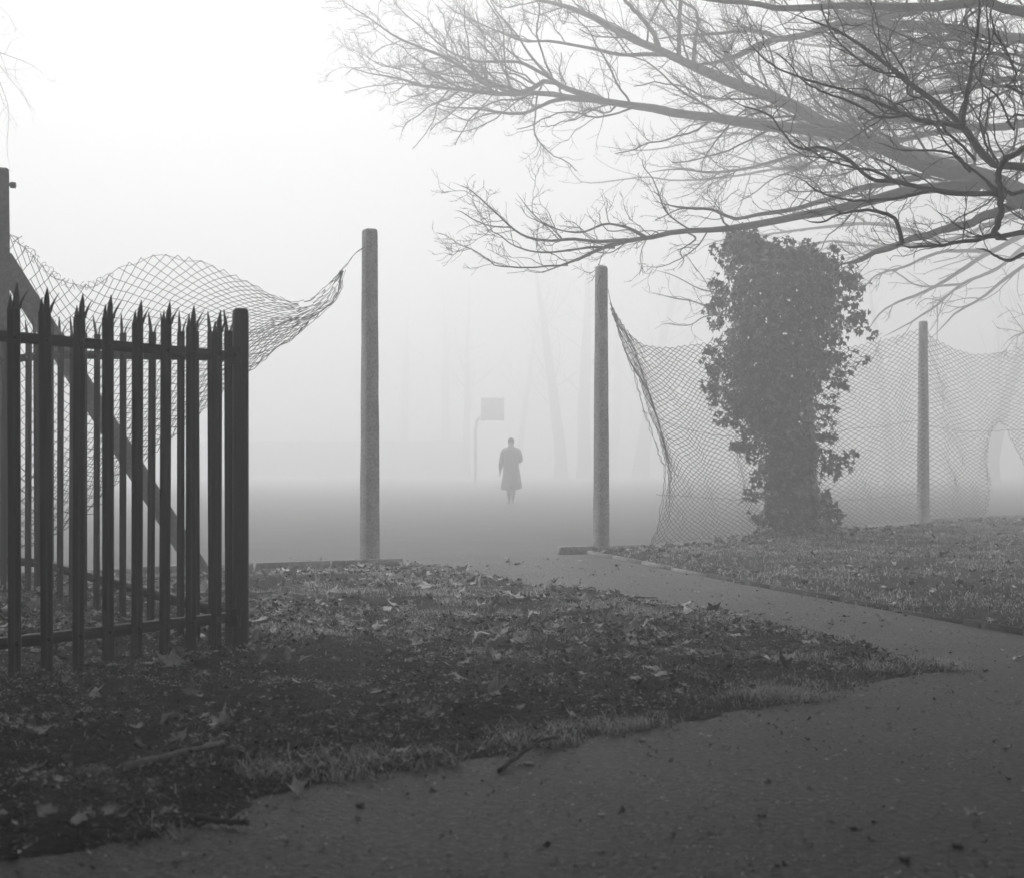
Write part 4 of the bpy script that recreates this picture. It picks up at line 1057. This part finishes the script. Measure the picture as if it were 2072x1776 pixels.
# grass
def grass(name, fn, n, x0, x1, y0, y1, dens, l0, l1, wd, label):
    x = rngL.uniform(x0, x1, n); y = rngL.uniform(y0, y1, n)
    ok = (np.abs(x) < y * 0.40 + 0.3); x, y = x[ok], y[ok]
    h, sd = fn(x, y)
    ok = (sd > -0.03) & (rngL.random(len(x)) < dens(x, y, sd)); x, y, h = x[ok], y[ok], h[ok]
    m = len(x)
    L = rngL.uniform(l0, l1, m) * rngL.uniform(0.5, 1, m); az = rngL.uniform(0, 6.28, m); be = rngL.uniform(0.5, 1.9, m)
    dx, dy = np.cos(az), np.sin(az); sx, sy = -dy, dx
    w = wd * rngL.uniform(0.6, 1.2, m)
    b = np.stack([x, y, np.maximum(h, 0) - 0.005], 1); S = np.stack([sx, sy, 0 * sx], 1) * w[:, None]
    mid = b + np.stack([dx * L * 0.35 * be, dy * L * 0.35 * be, L * 0.6], 1)
    tip = b + np.stack([dx * L * be, dy * L * be, L * (1.0 - 0.45 * be)], 1)
    V = np.stack([b - S, b + S, mid - S * 0.7, mid + S * 0.7, tip], 1).reshape(-1, 3)
    i = np.arange(m) * 5
    return tag(obj(name, raw_mesh(name, V, [np.stack([i, i + 1, i + 3, i + 2], 1), np.stack([i + 2, i + 3, i + 4], 1)]), M_GRASS), label, 'grass', kind='stuff')
front_line = np.array(FRONT)
TUFTS = [gp(*q) for q in [(700, 1580), (760, 1556), (820, 1560), (900, 1546), (950, 1530), (985, 1520), (1100, 1505), (1180, 1492), (1220, 1480), (1270, 1470), (1310, 1472), (1510, 1420), (1560, 1416), (1600, 1414), (1625, 1408),
         (1790, 1358), (1820, 1350), (1850, 1352), (1880, 1352), (1600, 1340), (1640, 1333), (1680, 1388), (1080, 1205), (1120, 1215), (1180, 1228), (1240, 1238), (1290, 1245), (1330, 1250), (1360, 1245), (600, 1205), (640, 1195), (700, 1210), (760, 1180), (820, 1200), (880, 1215), (930, 1230), (560, 1280), (900, 1260), (820, 1255), (1010, 1335), (1450, 1262), (640, 1300), (430, 1700), (560, 1580)]]
def dens_left(x, y, sd):
    # fringe along the edge, broken into tufts, and thin patches towards the back
    tuft = np.clip((vnoise(x, y, 3.2, 51) - 0.45) * 5, 0, 1)
    fringe = 0.10 * np.exp(-np.maximum(sd - 0.05, 0) / 0.14) * tuft * np.where(y < 5.0, np.clip((x + 0.9) / 0.5, 0.08, 1), 1)
    patch = np.clip((vnoise(x, y, 1.1, 52) - 0.42) * 4, 0, 1) * np.clip((vnoise(x, y, 5, 53) - 0.3) * 3, 0, 1) * np.where(y > 7.6, 0.75, 0.10)
    cl = np.zeros(x.shape)
    for i, (tx, ty) in enumerate(TUFTS):
        r = 0.09 + 0.07 * ((i * 37) % 10) / 10
        cl = np.maximum(cl, 0.5 * np.exp(-(((x - tx) / (r * 1.5)) ** 2 + ((y - ty) / r) ** 2)))
    return np.clip(fringe + patch + cl * np.clip(vnoise(x, y, 14, 54) * 1.8 - 0.2, 0, 1) + 0.008, 0, 1)
grass('grass', left_h, 420000, -5.0, 2.2, 2.8, 13.8, dens_left, 0.02, 0.06, 0.0019, 'short winter grass tufts fringing the left verge')
grass('grass', right_h, 200000, 0.8, 11, 7, 27, lambda x, y, sd: np.clip((vnoise(x, y, 0.9, 61) - 0.25) * 2.2, 0.12, 1) * np.clip((vnoise(x, y, 4, 62) - 0.1) * 1.6, 0.2, 1), 0.03, 0.075, 0.0035, 'short winter grass covering the right verge')

# separate pale tufts along the edges
tx, ty = [], []
for i, (ax, ay) in enumerate(TUFTS):
    k = int(120 + 380 * ((i * 53) % 11) / 10); r = 0.035 + 0.06 * ((i * 37) % 10) / 10
    tx.append(rngL.normal(ax, r * 1.5, k)); ty.append(rngL.normal(ay, r * 0.8, k))
tx = np.concatenate(tx); ty = np.concatenate(ty); th_, sd_ = left_h(tx, ty)
k = (sd_ > -0.05) & (vnoise(tx, ty, 11, 91) > 0.45); tx, ty, th_ = tx[k], ty[k], th_[k]; m = len(tx)
L = rngL.uniform(0.02, 0.075, m); az = rngL.uniform(0, 6.28, m); be = rngL.uniform(0.4, 2.2, m); dx, dy = np.cos(az), np.sin(az)
b = np.stack([tx, ty, np.maximum(th_, 0) - 0.004], 1); S = np.stack([-dy, dx, 0 * dx], 1) * 0.0019
mid = b + np.stack([dx * L * 0.35 * be, dy * L * 0.35 * be, L * 0.6], 1); tip = b + np.stack([dx * L * be, dy * L * be, L * (1.0 - 0.4 * be)], 1)
i = np.arange(m) * 5
tag(obj('grass', raw_mesh('grass', np.stack([b - S, b + S, mid - S * 0.7, mid + S * 0.7, tip], 1).reshape(-1, 3), [np.stack([i, i + 1, i + 3, i + 2], 1), np.stack([i + 2, i + 3, i + 4], 1)]), M_GRASS), 'pale grass tufts at the lip of the left verge', 'grass', kind='stuff')

# grit on the path: trodden crumbs and loose chippings
x = rngL.uniform(-2.5, 5, 90000); y = 3.0 + 12 * rngL.random(90000) ** 1.6
keep = (poly_sd(x, y, LEFT_POLY) < -0.02) & (poly_sd(x, y, RIGHT_POLY) < -0.03) & (np.abs(x) < 0.38 * y + 0.2)
x, y = x[keep], y[keep]
edge = np.exp(-np.maximum(-poly_sd(x, y, LEFT_POLY), 0) / 0.12)
keep = rngL.random(len(x)) < 0.55 * (0.25 + vnoise(x, y, 1.7, 81)) + edge
x, y = x[keep], y[keep]
pos = np.stack([x, y, np.full(len(x), 0.003)], 1)
V, F = scatter_leaves(pos, norm(rngL.normal(0, 0.3, (len(x), 3)) + [0, 0, 1]), 0.004 + 0.005 * rngL.random(len(x)) + 0.02 * rngL.random(len(x)) ** 12, rngL, LSHAPE)
tag(obj('grit', raw_mesh('grit', V, F), M_LITTER), 'grit and leaf crumbs strewn over the path', 'grit', kind='stuff')

# sticks, stones, scraps
def stick(pts, r0, r1, label, seed):
    r = np.random.default_rng(seed)
    w = []
    for px, py, dz in pts:
        x, y = gp(px, py, 0.03); h = max(left_h(np.array([x]), np.array([y]))[0][0], 0)
        w.append((x, y, h + r0 + dz))
    q = smooth_poly(w, 16); q[1:-1] += r.normal(0, r0 * 0.18, (14, 3))
    rad = np.linspace(r0, r1, 16) * (1 + 0.12 * np.sin(np.arange(16) * 2.1 + seed))
    root = empty('fallen_stick', tuple(q[0])); tag(root, label, 'stick', 'sticks on the verge')
    mb = MB(); mb.tube(q, rad, 8); child_world('stem', mb.mesh('stem'), M_STICK if seed == 1 else M_BARK, root, True)
    mb = MB(); a = q[9]; mb.tube([a, a + np.array([0.01, 0.02, 0.012]), a + np.array([0.03, 0.035, 0.02])], [r1 * 0.7, r1 * 0.6, r1 * 0.4], 5)
    child_world('twig_stub', mb.mesh('twig_stub'), M_BARK, root)
stick([(245, 1546, 0), (330, 1538, 0), (400, 1526, 0.005), (452, 1516, 0.01)], 0.013, 0.009, 'long thick stick lying across the dark earth at lower left', 1)
stick([(398, 1645, 0.006), (450, 1650, 0.006), (502, 1656, 0.01)], 0.010, 0.008, 'short dark stick on the verge lip at lower left', 2)
stick([(1010, 1545, 0.0), (1050, 1525, 0.02), (1095, 1503, 0.03), (1130, 1490, 0.02)], 0.009, 0.005, 'bent stick poking out of the grassy verge edge', 3)
stick([(845, 1490, 0.0), (880, 1465, 0.04), (930, 1452, 0.05), (985, 1452, 0.0)], 0.003, 0.002, 'thin arched twig on the bare earth mid verge', 4)
stick([(1230, 1193, 0.0), (1290, 1200, 0.0), (1330, 1203, 0.004)], 0.006, 0.004, 'thin twig lying on the branch path', 5)
def stone(px, py, size, label, m=M_STONE, seed=0):
    r = np.random.default_rng(seed)
    x, y = gp(px, py, 0); h = max(left_h(np.array([x]), np.array([y]))[0][0], 0)
    import bmesh
    bm = bmesh.new(); bmesh.ops.create_icosphere(bm, subdivisions=2, radius=1)
    for v in bm.verts: v.co *= 1 + r.normal(0, 0.08); v.co.x *= 1.3; v.co.z *= 0.6
    me = bpy.data.meshes.new('stone'); bm.to_mesh(me); bm.free()
    o = obj('stone', me, m, smooth=True); o.location = (x, y, h + size * 0.4); o.scale = (size,) * 3; o.rotation_euler.z = r.uniform(0, 6)
    tag(o, label, 'stone', 'stones on the path')
stone(729, 1631, 0.014, 'dark pebble on the path below the verge lip', M_LEAF_DARK, 1)
stone(1937, 1714, 0.014, 'dark pebble on the near path at lower right corner', M_LEAF_DARK, 2)
stone(1830, 1740, 0.012, 'dark pebble on the near path, left of the corner pebble', M_LEAF_DARK, 3)
stone(1727, 1678, 0.010, 'dark pebble furthest left of the three on the near path', M_LEAF_DARK, 4)
def scrap(px, py, L, W, rot, label):
    x, y = gp(px, py, 0.01); h = max(left_h(np.array([x]), np.array([y]))[0][0], 0)
    mb = MB(); mb.tube([(-L / 2, 0, 0), (0, 0.002, 0.001), (L / 2, 0, 0)], W, 7)
    o = obj('cigarette_end', mb.mesh('cigarette_end'), M_PAPER, smooth=True); o.location = (x, y, h + W); o.rotation_euler.z = rot
    tag(o, label, 'litter', 'white scraps by the verge')
scrap(1300, 1494, 0.022, 0.006, 0.5, 'small white scrap at the verge edge right of centre')
scrap(1070, 1541, 0.034, 0.005, 0.1, 'white scrap on the path edge below the bent stick')
scrap(1440, 1541, 0.014, 0.005, 0.1, 'tiny white scrap out on the open path')

# ------------------------------------------------------------------ far hedge, court backboard
hd = 140.0
x0, x1 = (380 - CX) * hd / FPX, (948 - CX) * hd / FPX
hroot = empty('hedge', ((x0 + x1) / 2, hd, 0)); tag(hroot, 'long level hedge fading into fog at the far left of the court', 'hedge')
k = 26000
hx = rngL.uniform(x0, x1, k); ht = 3.25 + 0.25 * (vnoise(hx, hx * 0, 0.5, 71) - 0.5) + 0.2 * (vnoise(hx, hx * 0, 1.7, 72) - 0.5)
side = rngL.random(k)
hy = np.where(side < 0.7, hd - 0.6 + rngL.normal(0, 0.1, k), hd + rngL.uniform(-0.6, 0.6, k)); hz = np.where(side < 0.7, rngL.uniform(0, 1, k) * ht, ht + rngL.normal(0, 0.07, k))
V, F = scatter_leaves(np.stack([hx, hy, hz], 1), norm(rngL.normal(0, 0.6, (k, 3)) + [0, -1, 0.5]), rngL.uniform(0.12, 0.3, k), rngL, LSHAPE)
child_world('foliage', raw_mesh('foliage', V, F), M_IVY, hroot)['kind'] = 'stuff'
mb = MB(); mb.box(((x0 + x1) / 2, hd, 1.3), (x1 - x0 - 0.2, 0.9, 2.6)); child_world('branches', mb.mesh('branches'), M_BARK, hroot)

bd = 77.0
br = empty('backboard', ((962 - CX) * bd / FPX, bd, 0)); tag(br, 'faint square backboard on a pole across the foggy court', 'backboard')
mb = MB(); mb.tube([(0, 0, -0.05), (0, 0, 1.5), (0.0, 0, 3.0), (0.12, 0, 3.5), (0.6, 0, 3.9)], 0.085, 8); obj('pole', mb.mesh('pole'), M_CONCRETE, br, True)
mb = MB(); mb.box((0.93, -0.06, 4.05), (1.24, 0.05, 1.22)); mb.box((0.93, -0.02, 4.05), (1.1, 0.03, 0.06))
o = obj('board', mb.mesh('board'), M_BOARD, br)
mb = MB(); ta = np.linspace(0, 2 * math.pi, 20)
mb.tube(np.stack([0.93 + 0.22 * np.cos(ta), 0.26 + 0.22 * np.sin(ta), np.full(20, 3.62)], 1), 0.012, 5); mb.box((0.93, 0.02, 3.62), (0.12, 0.1, 0.05)); obj('hoop', mb.mesh('hoop'), M_STEEL, br)

# ------------------------------------------------------------------ person in the fog
pd = gd(1019)
proot = empty('person', ((1034 - CX) * pd / FPX, pd, 0)); tag(proot, 'person walking in a long dark knee-length coat with one elbow bent, alone in the fog', 'person')
def skin_mesh(name, verts, edges, radii, m, parent, root=0, sub=1):
    me = bpy.data.meshes.new(name); me.from_pydata(verts, edges, []); me.update()
    o = obj(name, me, m, parent)
    sk = o.modifiers.new('skin', 'SKIN')
    for i, r in enumerate(radii):
        v = me.skin_vertices[0].data[i]; v.radius = (r, r) if not isinstance(r, tuple) else r; v.use_root = (i == root)
    sk.use_smooth_shade = True
    ss = o.modifiers.new('sub', 'SUBSURF'); ss.levels = sub; ss.render_levels = sub
    return o
def build_person():
    V, E, R = [], [], []
    def v(p, r, c=None):
        V.append(p); R.append(r); i = len(V) - 1
        if c is not None: E.append((c, i))
        return i
    pel = v((0, 0, 0.93), 0.15); wa = v((0, 0, 1.10), 0.13, pel); ch = v((0, 0.0, 1.30), 0.155, wa); nk = v((0, 0.01, 1.475), 0.055, ch)
    hd0 = v((0, -0.005, 1.56), 0.078, nk); hd1 = v((0, 0.0, 1.645), 0.088, hd0); v((0, 0.005, 1.70), 0.055, hd1)
    v((0, 0.105, 1.575), 0.014, hd0)                                    # nose, facing away from the camera
    for sx in (-1, 1): v((sx * 0.09, 0.0, 1.59), 0.014, hd0)           # ears
    # legs, mid stride, close together
    for sx, fy in ((-1, 0.10), (1, -0.16)):
        h = v((sx * 0.085, 0, 0.86), 0.085, pel); k = v((sx * 0.065, fy * 0.4 + 0.03, 0.48), 0.058, h); a = v((sx * 0.045, fy, 0.09 if fy > 0 else 0.12), 0.038, k)
        v((sx * 0.055, fy + 0.15, 0.035 if fy > 0 else 0.045), 0.034, a)
    hands = []
    for sx in (-1, 1):
        s = v((sx * 0.185, 0, 1.39), 0.07, ch)
        if sx < 0: e = v((-0.245, -0.02, 1.10), 0.05, s); w = v((-0.28, 0.05, 0.86), 0.032, e); dirv = np.array([-0.05, 0.15, -1.0])
        else: e = v((0.255, -0.07, 1.12), 0.05, s); w = v((0.14, 0.14, 1.10), 0.032, e); dirv = np.array([-0.9, 0.3, 0.1])
        dirv = dirv / np.linalg.norm(dirv)
        pm = np.array(V[w]) + dirv * 0.07; p = v(tuple(pm), 0.03, w)
        sd = np.cross(dirv, [1.0, 0.1, 0]) if sx < 0 else np.cross(dirv, [0, 1.0, 0.1]); sd = sd / np.linalg.norm(sd)
        nr = np.cross(dirv, sd)
        for k, ln in enumerate((0.07, 0.08, 0.075, 0.06)):
            b0 = pm + sd * (k - 1.5) * 0.02 + dirv * 0.02
            i0 = v(tuple(b0), 0.011, p); i1 = v(tuple(b0 + dirv * ln * 0.55 + nr * 0.008), 0.009, i0); v(tuple(b0 + dirv * ln * 0.95 + nr * 0.028), 0.007, i1)
        b0 = pm - dirv * 0.03 - sd * 0.03
        i0 = v(tuple(b0), 0.012, p); v(tuple(b0 - sd * 0.03 + dirv * 0.045), 0.009, i0)
    skin_mesh('body', V, E, R, M_SKIN, proot, 0)
    # coat: lofted rings from shoulders to the flared hem, sleeves skinned
    rings = [(0.385, 0.272, 0.215), (0.50, 0.262, 0.205), (0.75, 0.225, 0.175), (0.95, 0.205, 0.165), (1.10, 0.195, 0.16), (1.25, 0.215, 0.165), (1.36, 0.215, 0.15), (1.42, 0.17, 0.12), (1.47, 0.10, 0.09), (1.505, 0.075, 0.075)]
    m = 20; VV = []
    for i, (z, a, b) in enumerate(rings):
        for k in range(m):
            t = 2 * math.pi * k / m
            f = 1 + (0.05 * math.sin(4 * t + 1) * max(0, (1.0 - z)) if z < 1 else 0)
            VV.append((a * math.cos(t) * f + (0.015 if z < 0.8 else 0), b * math.sin(t) * f, z + (0.02 * math.sin(t * 2 + 0.6) + 0.02 * math.cos(t) if i == 0 else 0)))
    FF = [[r * m + k, r * m + (k + 1) % m, (r + 1) * m + (k + 1) % m, (r + 1) * m + k] for r in range(len(rings) - 1) for k in range(m)]
    coat = obj('coat', raw_mesh('coat', VV, np.array(FF)), M_COAT, proot, True)
    sl = coat.modifiers.new('solid', 'SOLIDIFY'); sl.thickness = 0.012
    skin_mesh('sleeve', [(-0.15, 0, 1.40), (-0.20, 0, 1.34), (-0.25, -0.02, 1.10), (-0.285, 0.045, 0.88)], [(0, 1), (1, 2), (2, 3)], [0.08, 0.085, 0.068, 0.055], M_COAT, coat)
    skin_mesh('sleeve', [(0.15, 0, 1.40), (0.20, 0, 1.34), (0.265, -0.07, 1.11), (0.16, 0.125, 1.10)], [(0, 1), (1, 2), (2, 3)], [0.08, 0.085, 0.068, 0.055], M_COAT, coat)
    skin_mesh('hair', [(0, -0.035, 1.57), (0, -0.035, 1.65), (0, -0.01, 1.715)], [(0, 1), (1, 2)], [(0.09, 0.085), (0.10, 0.095), (0.055, 0.06)], M_HAIR, proot)
    for sx, fy in ((-1, 0.10), (1, -0.16)):
        z = 0.0 if fy > 0 else 0.012
        skin_mesh('shoe', [(sx * 0.045, fy - 0.05, 0.045 + z), (sx * 0.05, fy + 0.05, 0.045 + z), (sx * 0.056, fy + 0.17, 0.035 + z)], [(0, 1), (1, 2)], [0.045, 0.046, 0.036], M_COAT, proot)
        skin_mesh('stocking', [(sx * 0.067, fy * 0.4 + 0.03, 0.52), (sx * 0.064, fy * 0.4 + 0.03, 0.46), (sx * 0.055, fy * 0.75 + 0.0, 0.27), (sx * 0.045, fy, 0.09 + z * 2)], [(0, 1), (1, 2), (2, 3)], [0.066, 0.063, 0.06, 0.044], M_COAT, proot)
build_person()

# ------------------------------------------------------------------ haze: one even closed volume round camera and scene
top = 23.0
mb = MB(); mb.box((0, 120, (top - 1.1) / 2), (640, 400, top + 1.1))
hz = obj('haze', mb.mesh('haze'))
hm = bpy.data.materials.new('fog'); hm.use_nodes = True; t = hm.node_tree
for nd in list(t.nodes):
    if nd.type != 'OUTPUT_MATERIAL': t.nodes.remove(nd)
out = [nd for nd in t.nodes if nd.type == 'OUTPUT_MATERIAL'][0]
pv = t.nodes.new('ShaderNodeVolumePrincipled')
pv.inputs['Color'].default_value = (0.995, 0.995, 0.995, 1); pv.inputs['Density'].default_value = HAZE_DENSITY; pv.inputs['Anisotropy'].default_value = HAZE_ANISO
t.links.new(pv.outputs[0], out.inputs['Volume'])
hz.data.materials.append(hm)
tag(hz, 'pale even fog filling the whole place', kind='stuff')
